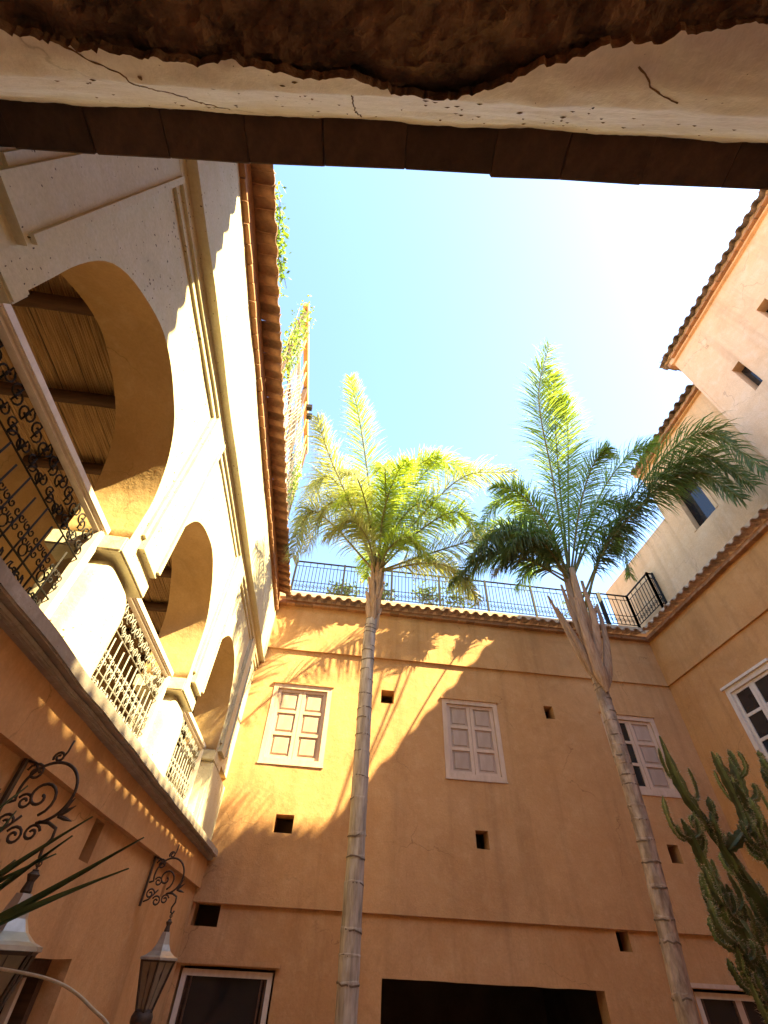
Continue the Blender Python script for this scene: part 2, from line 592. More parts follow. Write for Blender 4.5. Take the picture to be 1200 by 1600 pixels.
def eave(parent, p0, p1, out, kind='tile', pitch=0.26, slope=0.26, jit=1.0):
    """a row of channel and cover tiles with their tips on the line p0-p1, running up and back from `out`"""
    p0, p1, out = Vector(p0), Vector(p1), Vector(out).normalized()
    d = (p1 - p0)
    L = d.length
    d.normalize()
    yax = (-out + Vector((0, 0, slope))).normalized()
    xax = d if d.cross(yax).z > 0 else -d
    zax = xax.cross(yax).normalized()
    rot = Matrix((xax, yax, zax)).transposed()
    k = int(L / (pitch / 2))
    for i in range(k):
        u = i % 2
        p = p0 + d * (i + 0.5) * pitch / 2 - out * (R.uniform(0, 0.018) * jit + (0.0 if u else 0.015)) + Vector((0, 0, R.uniform(-0.006, 0.006) * jit))
        o = link('roof_tile', TILES[kind][u], parent, p)
        o.rotation_euler = (rot @ Matrix.Rotation(R.uniform(-0.04, 0.04) * jit, 3, 'Z') @ Matrix.Rotation(R.uniform(-0.05, 0.05) * jit, 3, 'Y')).to_euler()
        s = R.uniform(0.95, 1.05)
        o.scale = (s, 1, s)

def brick_mesh(L, D, H, mat, seed):
    bm = bmesh.new()
    bmesh.ops.create_cube(bm, size=1)
    rr = random.Random(seed)
    for v in bm.verts:
        v.co = Vector((v.co.x * L, v.co.y * D, v.co.z * H)) + Vector([rr.uniform(-0.005, 0.005) for _ in range(3)])
    bmesh.ops.bevel(bm, geom=bm.edges[:], offset=0.006, segments=1, affect='EDGES')
    me = bpy.data.meshes.new('brick')
    bm.to_mesh(me)
    bm.free()
    me.materials.append(mat)
    return me

BRICKS = [brick_mesh(0.215, 0.13, 0.055, M['brick'], i) for i in range(4)]

def brick_row(parent, p0, p1, out, name='cornice_brick', pitch=0.225):
    p0, p1, out = Vector(p0), Vector(p1), Vector(out).normalized()
    d = p1 - p0
    L = d.length
    d.normalize()
    ang = math.atan2(d.y, d.x)
    for i in range(int(L / pitch)):
        p = p0 + d * (i + 0.5) * pitch + out * R.uniform(-0.006, 0.006) + Vector((0, 0, R.uniform(-0.004, 0.004)))
        o = link(name, BRICKS[i % 4], parent, p)
        o.rotation_euler = (R.uniform(-0.03, 0.03), R.uniform(-0.02, 0.02), ang + R.uniform(-0.03, 0.03))

# ------------------------------------------------------------------ GROUND
mb = MB()
mb.box((-400, -400, -2.4), (400, 400, -2.2))
g = mb.build('ground', M['floor'])
g['kind'] = 'structure'

# ------------------------------------------------------------------ SHUTTERED BUILDING (far side of the courtyard)
back = thing('shuttered_building', 'ochre building across the courtyard with shuttered windows above a wide dark doorway', 'building', (3, 10, -2.2))
bk = lambda y: (lambda u, v, w: (u, y + w, v))
WINS = [(-1.43, 2.85, -0.125, 4.47), (2.41, 2.85, 3.70, 4.47), (6.22, 2.85, 7.52, 4.47)]
HOLES_UP = [(-0.88, 1.71, -0.54, 1.99), (2.93, 1.69, 3.18, 1.98), (1.00, 4.24, 1.29, 4.54), (4.85, 4.23, 5.07, 4.52), (6.77, 1.69, 7.00, 1.98)]
HOLES_LO = [(-1.92, 0.42, -1.51, 0.70), (5.30, 0.43, 5.53, 0.70)]
wall('wall', M['ochre'], back, bk(10.0), rect(-2.6, 0.70, 9.2, 5.31), [rect(*w) for w in WINS] + [rect(*h) for h in HOLES_UP], 0.32, 0.2)
wall('wall', M['ochre'], back, bk(9.945), rect(-2.6, 5.30, 9.2, 6.60), [], 0.36, 0.22)
LOW = [(-1.90, -1.5, -0.46, -0.03), (1.22, -2.35, 4.87, -0.05), (6.40, -1.5, 7.95, 0.03)]
wall('wall', M['ochre'], back, bk(10.07), rect(-2.6, -2.3, 9.2, 0.712), [rect(h[0], h[1], h[2], h[3] - 0.012) for h in HOLES_LO] + [rect(*w) for w in LOW], 0.32, 0.2, amp=0.014)
for h in HOLES_UP + HOLES_LO:
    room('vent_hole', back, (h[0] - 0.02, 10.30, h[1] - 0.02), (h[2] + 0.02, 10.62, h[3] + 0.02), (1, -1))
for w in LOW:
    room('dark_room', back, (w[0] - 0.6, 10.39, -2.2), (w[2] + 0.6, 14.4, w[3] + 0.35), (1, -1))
jbox('roof', M['floor'], back, (-3.5, 9.95, 6.78), (9.4, 16, 6.98))
jbox('cornice', M['brick'], back, (-1.9, 9.90, 6.50), (8.4, 10.2, 6.66), amp=0.01)
brick_row(back, (-1.8, 9.885, 6.525), (8.3, 9.885, 6.525), (0, -1, 0))
eave(back, (-1.62, 9.66, 6.68), (8.12, 9.66, 6.68), (0, -1, 0))

def shutter_window(parent, x0, z0, x1, z1, y, open_left=False):
    fw = 0.10
    mb = MB()
    # outer casing, slightly proud
    mb.box((x0, y - 0.012, z0), (x0 + fw, y + 0.10, z1))
    mb.box((x1 - fw, y - 0.012, z0), (x1, y + 0.10, z1))
    mb.box((x0 + fw, y - 0.012, z1 - fw), (x1 - fw, y + 0.10, z1))
    mb.box((x0 + fw, y - 0.012, z0), (x1 - fw, y + 0.10, z0 + fw * 0.8))
    win = mb.build('window', M['pinkwood'], parent, ((x0 + x1) / 2, y, z0))
    mb = MB()
    mb.box((x0 - 0.03, y - 0.045, z1 - 0.004), (x1 + 0.03, y + 0.02, z1 + 0.035))
    mb.build('head_moulding', M['ochre'], win, ((x0 + x1) / 2, y, z1))
    mb = MB()
    mb.box((x0 - 0.01, y - 0.025, z0 - 0.035), (x1 + 0.01, y + 0.03, z0 - 0.003))
    mb.build('sill', M['pinkwood'], win, ((x0 + x1) / 2, y, z0))
    a, b = x0 + fw + 0.005, x1 - fw - 0.005
    mid = (a + b) / 2
    lo, hi = z0 + fw * 0.8 + 0.005, z1 - fw - 0.005
    for s, (l, r) in enumerate(((a, mid - 0.004), (mid + 0.004, b))):
        st = 0.072
        mb = MB()
        yy = y + 0.035
        mb.box((l, yy, lo), (l + st, yy + 0.045, hi))
        mb.box((r - st, yy, lo), (r, yy + 0.045, hi))
        hh = (hi - lo - 0.06 * 4) / 3
        for k in range(4):
            zz = lo + k * (hh + 0.06)
            mb.box((l + st, yy + 0.003, zz), (r - st, yy + 0.043, zz + 0.06))
        mb.build('shutter', M['pinkwood'], win, (l, yy, lo))
        for k in range(3):
            zz = lo + 0.06 + k * (hh + 0.06)
            mb = MB()
            px0, px1 = l + st, r - st
            if open_left and s == 0:
                mb.box((px0, yy + 0.024, zz), (px1, yy + 0.03, zz + hh))
                mb.build('pane', M['glass'], win, (px0, yy, zz))
                continue
            e = 0.038
            # raised and fielded panel
            vs = [(px0, yy + 0.034, zz), (px1, yy + 0.034, zz), (px1, yy + 0.034, zz + hh), (px0, yy + 0.034, zz + hh),
                  (px0 + e, yy + 0.034, zz + e), (px1 - e, yy + 0.034, zz + e), (px1 - e, yy + 0.034, zz + hh - e), (px0 + e, yy + 0.034, zz + hh - e),
                  (px0 + e + 0.016, yy + 0.016, zz + e + 0.016), (px1 - e - 0.016, yy + 0.016, zz + e + 0.016),
                  (px1 - e - 0.016, yy + 0.016, zz + hh - e - 0.016), (px0 + e + 0.016, yy + 0.016, zz + hh - e - 0.016)]
            fs = []
            for q in range(4):
                n = (q + 1) % 4
                fs += [(q, n, 4 + n, 4 + q), (4 + q, 4 + n, 8 + n, 8 + q)]
            fs.append((8, 9, 10, 11))
            mb.add(vs, fs)
            mb.build('shutter_panel', M['panel'], win, (px0, yy, zz))
    return win

for i, w in enumerate(WINS):
    shutter_window(back, *w, 10.0, open_left=(i == 2))
    room('window_recess', back, (w[0] - 0.02, 10.32, w[1] - 0.02), (w[2] + 0.02, 10.8, w[3] + 0.02), (1, -1))

def low_window(parent, x0, z0, x1, z1, y, cols, curtain=False):
    fw = 0.075
    mb = MB()
    mb.box((x0, y, z0), (x0 + fw, y + 0.12, z1))
    mb.box((x1 - fw, y, z0), (x1, y + 0.12, z1))
    mb.box((x0 + fw, y, z1 - fw), (x1 - fw, y + 0.12, z1))
    mb.box((x0 + fw, y, z0), (x1 - fw, y + 0.12, z0 + fw))
    win = mb.build('window', M['white'], parent, ((x0 + x1) / 2, y, z0))
    a, b = x0 + fw, x1 - fw
    for k in range(1, cols):
        xx = a + (b - a) * k / cols
        mb = MB()
        mb.box((xx - 0.055, y + 0.02, z0 + fw), (xx + 0.055, y + 0.08, z1 - fw))
        mb.build('mullion', M['pinkwood'], win, (xx, y, z0))
    for l, r in ((a, a + (b - a) / cols - 0.03), (b - (b - a) / cols + 0.03, b)):
        for xx in (l + 0.005, r - 0.065):
            mb = MB()
            mb.box((xx, y + 0.022, z0 + fw + 0.004), (xx + 0.055, y + 0.047, z1 - fw - 0.004))
            mb.build('sash', M['beam'], win, (xx, y, z0))
    for k in range(cols):
        mb = MB()
        l, r = a + (b - a) * k / cols, a + (b - a) * (k + 1) / cols
        mb.box((l + (0.056 if k else 0), y + 0.05, z0 + fw), (r - (0.056 if k < cols - 1 else 0), y + 0.056, z1 - fw))
        mb.build('pane', M['glass'], win, (l, y, z0))
    return win
w1 = low_window(back, -1.87, -1.48, -0.49, -0.06, 10.10, 1)
mb = MB()
mb.box((-2.0, 9.985, -0.005), (-0.40, 10.066, 0.05))
mb.build('head_moulding', M['ochre'], w1, (-1.2, 10.0, 0))
w2 = low_window(back, 6.43, -1.48, 7.92, 0.0, 10.10, 2)
mb = MB()
mb.box((6.3, 9.985, 0.045), (8.05, 10.066, 0.10))
mb.build('head_moulding', M['pinkwood'], w2, (7.2, 10.0, 0))

# ------------------------------------------------------------------ PLAIN BUILDING (right side) and the storeys above it
right = thing('plain_building', 'orange ochre building on the right with one paned window below its tile eave', 'building', (9, 5, -2.2))
rt = lambda x: (lambda u, v, w: (x + w, u, v))
RW = (7.14, 2.88, 8.45, 4.53)
wall('wall', M['orange'], right, rt(8.30), rect(-1.5, -2.3, 10.4, 5.31), [rect(*RW), rect(3.4, 2.88, 4.7, 4.53)], 0.32, 0.22, flip=True)
wall('wall', M['orange'], right, rt(8.245), rect(-1.5, 5.30, 10.3, 6.60), [], 0.36, 0.22, flip=True)
jbox('roof', M['floor'], right, (8.25, -1.5, 6.78), (14, 9.94, 6.98))
jbox('cornice', M['brick'], right, (8.19, -1.5, 6.50), (8.5, 9.9, 6.66), amp=0.01)
brick_row(right, (8.175, -1.4, 6.525), (8.175, 9.85, 6.525), (-1, 0, 0))
eave(right, (7.96, -1.4, 6.68), (7.96, 9.72, 6.68), (-1, 0, 0))

def paned_window(parent, y0, z0, y1, z1, x):
    fw = 0.10
    mb = MB()
    mb.box((x - 0.012, y0, z0), (x + 0.1, y0 + fw, z1))
    mb.box((x - 0.012, y1 - fw, z0), (x + 0.1, y1, z1))
    mb.box((x - 0.012, y0 + fw, z1 - fw), (x + 0.1, y1 - fw, z1))
    mb.box((x - 0.012, y0 + fw, z0), (x + 0.1, y1 - fw, z0 + fw * 0.8))
    win = mb.build('window', M['white'], parent, (x, (y0 + y1) / 2, z0))
    mb = MB()
    mb.box((x - 0.06, y0 - 0.04, z1 - 0.004), (x + 0.02, y1 + 0.04, z1 + 0.045))
    mb.build('head_moulding', M['white'], win, (x, y0, z1))
    mb = MB()
    mb.box((x - 0.06, y0 - 0.03, z0 - 0.05), (x + 0.02, y1 + 0.03, z0 - 0.003))
    mb.build('sill', M['white'], win, (x, y0, z0))
    a, b = y0 + fw + 0.005, y1 - fw - 0.005
    mid = (a + b) / 2
    lo, hi = z0 + fw * 0.8 + 0.005, z1 - fw - 0.005
    for l, r in ((a, mid - 0.003), (mid + 0.003, b)):
        st = 0.075
        xx = x + 0.03
        mb = MB()
        mb.box((xx, l, lo), (xx + 0.045, l + st, hi))
        mb.box((xx, r - st, lo), (xx + 0.045, r, hi))
        hh = (hi - lo - 0.055 * 4) / 3
        for k in range(4):
            zz = lo + k * (hh + 0.055)
            mb.box((xx + 0.003, l + st, zz), (xx + 0.042, r - st, zz + 0.055))
        mb.build('sash', M['white'], win, (xx, l, lo))
        for k in range(3):
            zz = lo + 0.055 + k * (hh + 0.055)
            mb = MB()
            mb.box((xx + 0.02, l + st, zz), (xx + 0.026, r - st, zz + hh))
            mb.build('pane', M['glass'], win, (xx, l, zz))
    return win
paned_window(right, *RW, 8.30)
paned_window(right, 3.4, 2.88, 4.7, 4.53, 8.30)

tall = thing('tall_upper_storey', 'tallest upper storey in pinkish plaster with narrow slot window and dark tile eave', 'building', (10, 2, 6.9))
SL = [(3.60, 9.28, 3.84, 10.26), (2.35, 10.1, 2.62, 10.75)]
wall('wall', M['pink'], tall, rt(8.42), rect(-3.0, 6.8, 4.62, 12.35), [rect(*s) for s in SL], 0.4, 0.25, flip=True)
for s in SL:
    mb = MB()
    mb.box((8.66, s[0] - 0.02, s[1] - 0.02), (8.68, s[2] + 0.02, s[3] + 0.02))
    mb.build('pane', M['glass'], tall, (8.66, s[0], s[1]))
mb = MB()
mb.box((8.83, -3.0, 6.8), (14.5, 4.60, 12.3))
mb.box((8.42, 4.60, 6.8), (14.5, 4.66, 12.3))
mb.build('outer_wall', M['pink'], tall)
jbox('roof', M['floor'], tall, (8.3, -3.0, 12.52), (14.6, 4.8, 12.7))
jbox('cornice', M['pink'], tall, (8.34, -3.0, 12.30), (8.9, 4.7, 12.46), amp=0.01)
brick_row(tall, (8.30, -2.9, 12.38), (8.30, 4.70, 12.38), (-1, 0, 0))
eave(tall, (8.12, -2.8, 12.52), (8.12, 4.85, 12.52), (-1, 0, 0), 'greytile')
eave(tall, (8.2, 4.93, 12.50), (10.2, 4.93, 12.50), (0, 1, 0), 'greytile')
jbox('end_cornice', M['brick'], tall, (8.34, 4.66, 12.30), (14.5, 4.78, 12.46), amp=0.01)

setback = thing('setback_upper_storey', 'set-back beige upper storey whose dark window is half hidden by a drooping palm frond', 'building', (10, 6.5, 6.9))
UW = (6.28, 8.15, 7.22, 9.72)
wall('wall', M['beige'], setback, rt(8.62), rect(4.62, 6.8, 7.75, 11.05), [rect(*UW)], 0.3, 0.25, flip=True)
wall('wall', M['beige'], setback, rt(8.64), rect(7.70, 6.8, 11.4, 9.26), [], 0.3, 0.25, flip=True)
mb = MB()
mb.box((8.62, 7.72, 6.8), (14.5, 7.80, 11.0))
mb.build('outer_wall', M['beige'], setback)
jbox('roof', M['floor'], setback, (8.5, 4.7, 11.14), (14.6, 7.9, 11.3))
jbox('cornice', M['beige'], setback, (8.54, 4.7, 10.98), (9.0, 7.8, 11.12), amp=0.01)
brick_row(setback, (8.50, 4.72, 11.04), (8.50, 7.8, 11.04), (-1, 0, 0))
eave(setback, (8.30, 4.72, 11.16), (8.30, 7.9, 11.16), (-1, 0, 0), 'greytile')
mb = MB()
y0, z0, y1, z1 = UW
mb.box((8.60, y0, z0), (8.74, y0 + 0.09, z1))
mb.box((8.60, y1 - 0.09, z0), (8.74, y1, z1))
mb.box((8.60, y0 + 0.09, z1 - 0.09), (8.74, y1 - 0.09, z1))
w = mb.build('window', M['beige'], setback, (8.62, y0, z0))
mb = MB()
mb.box((8.88, y0, z0), (8.89, y1, z1))
mb.build('pane', M['glass'], w, (8.76, y0, z0))

# ------------------------------------------------------------------ ARCADED BUILDING (left side)
arc = thing('arcaded_building', 'gallery building on the left with pale plaster arches and long clay tile eave', 'building', (-3, 5, -2.2))
lf = lambda x: (lambda u, v, w: (x - w, u, v))
BAY = 2.7
ARCH = [-0.63, 2.07, 4.77, 7.47]       # centres along the wall
RAD, ZC, ZI = 1.03, 2.95, 2.50

def arch_half(c):
    pts = []
    for k in range(0, 33):
        a = math.pi * (1 - k / 32)
        r = RAD * (1 + 0.012 * math.sin(7 * a + c))
        zz = ZC + math.sin(a) * r * 0.99
        pts.append((c + math.cos(a) * r, zz))
    return pts

out = [(-2.5, ZI)]
for c in ARCH:
    h = arch_half(c)
    out.append((h[0][0], ZI))
    out += h
    out.append((h[-1][0], ZI))
out += [(10.15, ZI), (10.15, 4.94), (-2.5, 4.94)]
wall('arch_wall', M['cream'], arc, lf(-1.955), out, [], 0.58, 0.16, amp=0.014, jit=0.0, edge_mat=M['reveal'])
# raised frame round each arch: pilaster strips and two stepped bands
PIL = [(0.52, 0.84), (3.28, 3.72), (5.98, 6.42), (8.68, 9.12)]
for a, b in PIL:
    V = [(a, 2.58), (b, 2.58), (b, 4.80), (a, 4.80)]
    wall('pilaster', M['cream'], arc, lf(-1.895), V, [], 0.062, 0.2, amp=0.006)
    wall('pilaster', M['cream'], arc, lf(-1.925), [(a - 0.055, 2.70), (a, 2.70), (a, 4.72), (a - 0.055, 4.72)], [], 0.03, 0.3, amp=0.004)
    wall('pilaster', M['cream'], arc, lf(-1.868), [(b - 0.05, 2.62), (b, 2.62), (b, 4.78), (b - 0.05, 4.78)], [], 0.03, 0.3, amp=0.003)
wall('frieze', M['cream'], arc, lf(-1.925), rect(-2.5, 4.715, 10.1, 4.81), [], 0.03, 0.25, amp=0.005)
wall('frieze', M['cream'], arc, lf(-1.893), rect(-2.5, 4.80, 10.1, 4.945), [], 0.06, 0.25, amp=0.005)
wall('wall', M['cream'], arc, lf(-1.79), rect(-2.5, 4.94, 10.05, 6.20), [], 0.6, 0.2, amp=0.012)
# eave
jbox('cornice', M['brick'], arc, (-2.0, -2.4, 6.26), (-1.765, 9.9, 6.64), amp=0.01)
jbox('cornice', M['brick'], arc, (-2.0, -2.4, 6.645), (-1.83, 9.9, 6.77), amp=0.004)
brick_row(arc, (-1.785, -2.2, 6.215), (-1.785, 9.85, 6.215), (1, 0, 0))
eave(arc, (-1.475, -2.2, 6.62), (-1.475, 9.70, 6.62), (1, 0, 0))
jbox('roof', M['floor'], arc, (-6.5, -2.5, 6.78), (-1.85, 10.0, 6.95))
# piers below the imposts, with soft rounded shoulders
def pier(y0, y1):
    mb = MB()
    prof = [(1.36, 1.0), (1.6, 1.0), (1.85, 1.0), (2.05, 0.995), (2.16, 0.965), (2.24, 0.90), (2.30, 0.80), (2.335, 0.68), (2.36, 0.62), (2.42, 0.62)]
    cx, cy = -2.225, (y0 + y1) / 2
    hx, hy = 0.255, (y1 - y0) / 2
    n = 32
    vs, fs = [], []
    for z, s in prof:
        for k in range(n):
            a = 2 * math.pi * k / n
            e = 0.34
            px = math.copysign(abs(math.cos(a)) ** e, math.cos(a)) * hx * s
            py = math.copysign(abs(math.sin(a)) ** e, math.sin(a)) * hy * (s if s > 0.9 else s)
            q = Vector((px * 3 + cy, py * 3, z * 2.2))
            d = 1 + 0.02 * noise.noise(q)
            vs.append((cx + px * d, cy + py * d, z))
    for i in range(len(prof) - 1):
        for k in range(n):
            a, b = i * n + k, i * n + (k + 1) % n
            fs.append((a, b, b + n, a + n))
    mb.add(vs, fs)
    return mb.build('pier', M['cream'], arc, (cx, cy, 1.36), smooth=True)
for k in range(-1, 3):
    yc = 3.42 + BAY * k
    pier(yc - 0.34, yc + 0.34)
    jbox('impost', M['cream'], arc, (-2.58, yc - 0.36, 2.37), (-1.942, yc + 0.36, 2.53), amp=0.010, bev=0.014)
jbox('pier', M['cream'], arc, (-2.55, 8.50, 1.36), (-1.93, 10.05, 2.37), amp=0.008, bev=0.03)
jbox('impost', M['cream'], arc, (-2.58, 8.45, 2.37), (-1.942, 9.2, 2.52), amp=0.008, bev=0.012)
# gallery inside: floor, back wall, reed ceiling on round beams
jbox('floor_slab', M['ledge'], arc, (-4.5, -2.5, 1.24), (-1.84, 10.0, 1.37), amp=0.004)
jbox('ledge', M['ledge'], arc, (-1.95, -2.5, 1.285), (-1.755, 9.97, 1.385), step=0.12, amp=0.012, bev=0.012)
jbox('ledge', M['ledge'], arc, (-1.95, -2.5, 1.245), (-1.815, 9.97, 1.287), step=0.12, amp=0.01, bev=0.01)
wall('gallery_wall', M['reveal'], arc, lf(-4.3), rect(-2.5, 1.3, 10.1, 5.0), [], 0.2, 0.3)
mb = MB()
mb.box((-4.5, -2.5, 4.62), (-2.4, 10.0, 4.8))
mb.box((-4.5, -2.6, 1.3), (-2.4, -2.5, 4.8))
mb.box((-4.5, 10.0, 1.3), (-2.4, 10.1, 4.8))
mb.build('gallery_ceiling', M['dark'], arc)
k = 0
y = -0.2
while y < 9.8:
    mb = MB()
    pts = [(-4.35 + 0.25 * j, y + 0.02 * noise.noise(Vector((j * 0.6, y, 0))), 4.36 + 0.015 * noise.noise(Vector((j * 0.5, y, 5)))) for j in range(9)]
    mb.tube(pts, [0.075 + 0.008 * noise.noise(Vector((j, y, 9))) for j in range(9)], 9)
    mb.build('ceiling_beam', M['beam'], arc, (-3.4, y, 4.36), smooth=True)
    y += 1.05
mb = MB()
x = -4.32
while x < -2.42:
    ph = R.uniform(0, 9)
    pts = [(x + 0.018 * noise.noise(Vector((j * 0.7, x * 9, ph))), -1.5 + j * 0.6, 4.475 + 0.012 * noise.noise(Vector((j * 0.7, x * 9, ph + 4)))) for j in range(20)]
    mb.tube(pts, R.uniform(0.011, 0.019), 5, False)
    x += R.uniform(0.024, 0.036)
rd = mb.build('reed_ceiling', M['reed'], arc)
rd['kind'] = 'stuff'
# lower wall
wall('fascia_wall', M['ochre'], arc, lf(-1.90), rect(-2.5, 0.87, 10.05, 1.29), [], 0.3, 0.2, amp=0.01)
LH = [(4.90, 0.56, 5.12, 0.86), (7.88, 0.58, 8.02, 0.86)]
LD = (4.30, -2.25, 5.62, -0.02)
wall('wall', M['ochre'], arc, lf(-1.975), rect(-2.5, -2.3, 10.1, 0.875), [rect(a, b, c, d - 0.012) for a, b, c, d in LH] + [rect(*LD)], 0.35, 0.2, amp=0.012)
for a, b, c, d in LH:
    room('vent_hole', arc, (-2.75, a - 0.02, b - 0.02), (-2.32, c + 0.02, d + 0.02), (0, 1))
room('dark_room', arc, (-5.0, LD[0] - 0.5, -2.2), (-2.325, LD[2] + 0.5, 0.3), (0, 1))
mb = MB()
mb.box((-2.25, 4.30, -2.2), (-2.13, 4.40, -0.03))
mb.box((-2.25, 5.52, -2.2), (-2.13, 5.62, -0.03))
mb.box((-2.25, 4.40, -0.13), (-2.13, 5.52, -0.03))
dr = mb.build('door', M['beam'], arc, (-2.2, 4.9, -2.2))
for yy in (4.62, 4.86, 5.10, 5.34):
    mb = MB()
    mb.box((-2.22, yy - 0.03, -2.2), (-2.17, yy + 0.03, -0.13))
    mb.build('door_bar', M['white'], dr, (-2.2, yy, -2.2))
mb = MB()
mb.box((-2.28, 4.40, -2.2), (-2.27, 5.52, -0.13))
mb.build('pane', M['glass'], dr, (-2.27, 4.4, -2.2))

# ------------------------------------------------------------------ wrought iron scroll shapes (in a y-z plane)
def spiral(turns, r0, r1, n, a0=0.0, cw=1):
    return [((r0 + (r1 - r0) * k / n) * math.cos(a0 + cw * turns * 2 * math.pi * k / n), (r0 + (r1 - r0) * k / n) * math.sin(a0 + cw * turns * 2 * math.pi * k / n)) for k in range(n + 1)]

def s_scroll(h, w):
    """an S shaped bar curled at both ends, h high; list of 2-D points"""
    top = spiral(1.15, w * 0.08, w * 0.5, 12, 2.2, -1)
    e = top[-1]
    top = [(p[0] - e[0], p[1] - e[1]) for p in top]
    top = [(p[0], p[1] + h * 0.30) for p in top]
    bot = [(-p[0], -p[1]) for p in top][::-1]
    return top + bot

def c_scroll(h, w):
    a = spiral(1.0, w * 0.08, w * 0.42, 10, 0.6, 1)
    e = a[-1]
    a = [(p[0] - e[0], p[1] - e[1] + h * 0.28) for p in a]
    b = [(p[0], -p[1]) for p in a][::-1]
    mid = [(w * 0.25 * math.cos(t), h * 0.28 * math.sin(t)) for t in (0.9, 0.0, -0.9)]
    return a + mid + b

def bar_mesh(name, pts2, r, mat, n=4):
    mb = MB()
    mb.tube([(0, p[0], p[1]) for p in pts2], r, n, up=(1, 0, 0))
    return mb.mesh(name, mat, True)

SCR = {}
for key, mat in (('iron', M['iron']), ('litiron', M['litiron'])):
    SCR[key] = {
        's': bar_mesh('scroll', s_scroll(0.20, 0.11), 0.0075, mat),
        'sm': bar_mesh('scroll', [(-p[0], p[1]) for p in s_scroll(0.20, 0.11)], 0.0075, mat),
        'c': bar_mesh('scroll', c_scroll(0.17, 0.12), 0.007, mat),
        'cm': bar_mesh('scroll', [(-p[0], p[1]) for p in c_scroll(0.17, 0.12)], 0.007, mat),
        'curl': bar_mesh('curl', spiral(1.1, 0.008, 0.034, 9, 0, 1), 0.006, mat),
        'curlm': bar_mesh('curl', [(-p[0], p[1]) for p in spiral(1.1, 0.008, 0.034, 9, 0, 1)], 0.006, mat),
        'bar': bar_mesh('bar', [(0, 0), (0, 1)], 0.0085, mat),
        'arch': bar_mesh('bar_arch', [(0.072 * math.cos(math.pi * k / 8), 0.072 * math.sin(math.pi * k / 8)) for k in range(9)], 0.0085, mat),
        'ring': bar_mesh('ring', [(0.05 * math.cos(math.pi * k / 6), 0.05 * math.sin(math.pi * k / 6)) for k in range(13)], 0.007, mat),
    }

def balcony_railing(yc0, yc1, key, label):
    x, z0, z1 = -2.19, 1.385, 2.60
    t = thing('balcony_railing', label, 'railing', (x, (yc0 + yc1) / 2, z0), 'wrought iron railings standing in the gallery arches')
    fwood = M['white']
    for nm, lo, hi in (('top_rail', (x - 0.05, yc0, z1 - 0.075), (x + 0.055, yc1, z1)), ('stile', (x - 0.04, yc1 - 0.085, z0), (x + 0.045, yc1 - 0.002, z1 - 0.077)),
                       ('stile', (x - 0.04, yc0 + 0.002, z0), (x + 0.045, yc0 + 0.085, z1 - 0.077)), ('bottom_rail', (x - 0.04, yc0 + 0.087, z0), (x + 0.045, yc1 - 0.087, z0 + 0.07))):
        bm = bmesh.new()
        bmesh.ops.create_cube(bm, size=1)
        lo, hi = Vector(lo), Vector(hi)
        for v in bm.verts:
            v.co = Vector(((lo[i] + hi[i]) / 2 + v.co[i] * (hi[i] - lo[i])) for i in range(3)) - Vector(lo)
        bmesh.ops.bevel(bm, geom=bm.edges[:], offset=0.010, segments=2, affect='EDGES')
        me = bpy.data.meshes.new(nm)
        bm.to_mesh(me)
        bm.free()
        me.materials.append(fwood)
        link(nm, me, t, lo)
    mb = MB()
    mb.box((x - 0.026, yc0 + 0.09, z1 - 0.10), (x + 0.026, yc1 - 0.09, z1 - 0.079))
    mb.build('rail_moulding', fwood, t, (x, yc0, z1 - 0.1))
    a, b = yc0 + 0.085, yc1 - 0.085
    n = 13
    w = (b - a) / n
    S = SCR[key]

    def put(m, y, z, sx=1, sz=1, rx=0.0):
        o = link(m.name.split('.')[0], m, t, (x, y, z))
        o.scale = (1, sx, sz)
        o.rotation_euler = (rx, 0, 0)
    zb0, zb1, zt0 = z0 + 0.07, z0 + 0.42, z1 - 0.46
    for zz in (zb1, zt0 + 0.05):
        o = link('cross_bar', S['bar'], t, (x, a, zz))
        o.scale = (1, 1, b - a)
        o.rotation_euler = (-math.pi / 2, 0, 0)
    for k in range(1, n):
        put(S['bar'], a + w * k, zb0, 1, (zt0 - zb0) + (0.05 if k % 2 else 0.0))
    for k in range(n):
        y = a + w * (k + 0.5)
        if k % 2 == 0 and k < n - 1:
            put(S['arch'], a + w * (k + 1), zt0 + 0.05 - 0.0, w * 0.98 / 0.144 * 1.0, 1)
        m, mm = ('s', 'sm') if k % 2 else ('sm', 's')
        put(S[m], y, z1 - 0.20, 1, 1.05)
        put(S[mm], y + R.uniform(-0.005, 0.005), z1 - 0.345, 0.9, 0.8)
        put(S['c' if k % 2 else 'cm'], y, zb0 + 0.10, 1, 1)
        put(S['cm' if k % 2 else 'c'], y, zb0 + 0.25, 1, 1)
        if k % 2:
            put(S['ring'], y, zb1 + 0.05, 0.8, 0.8)
        for j, zz in enumerate((zb1 + 0.10, zb1 + 0.17)):
            put(S['curl' if (k + j) % 2 else 'curlm'], y - w * 0.5 + 0.032 + 0.0, zz)
            put(S['curlm' if (k + j) % 2 else 'curl'], y + w * 0.5 - 0.032, zz)
    return t

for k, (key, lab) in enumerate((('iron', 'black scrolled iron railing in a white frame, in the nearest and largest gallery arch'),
                                ('litiron', 'scrolled iron railing in the middle gallery arch, sunlit against the dark behind'),
                                ('litiron', 'small scrolled iron railing in the farthest gallery arch, next to the shuttered wall'))):
    balcony_railing(1.07 + BAY * k, 3.09 + BAY * k, key, lab)

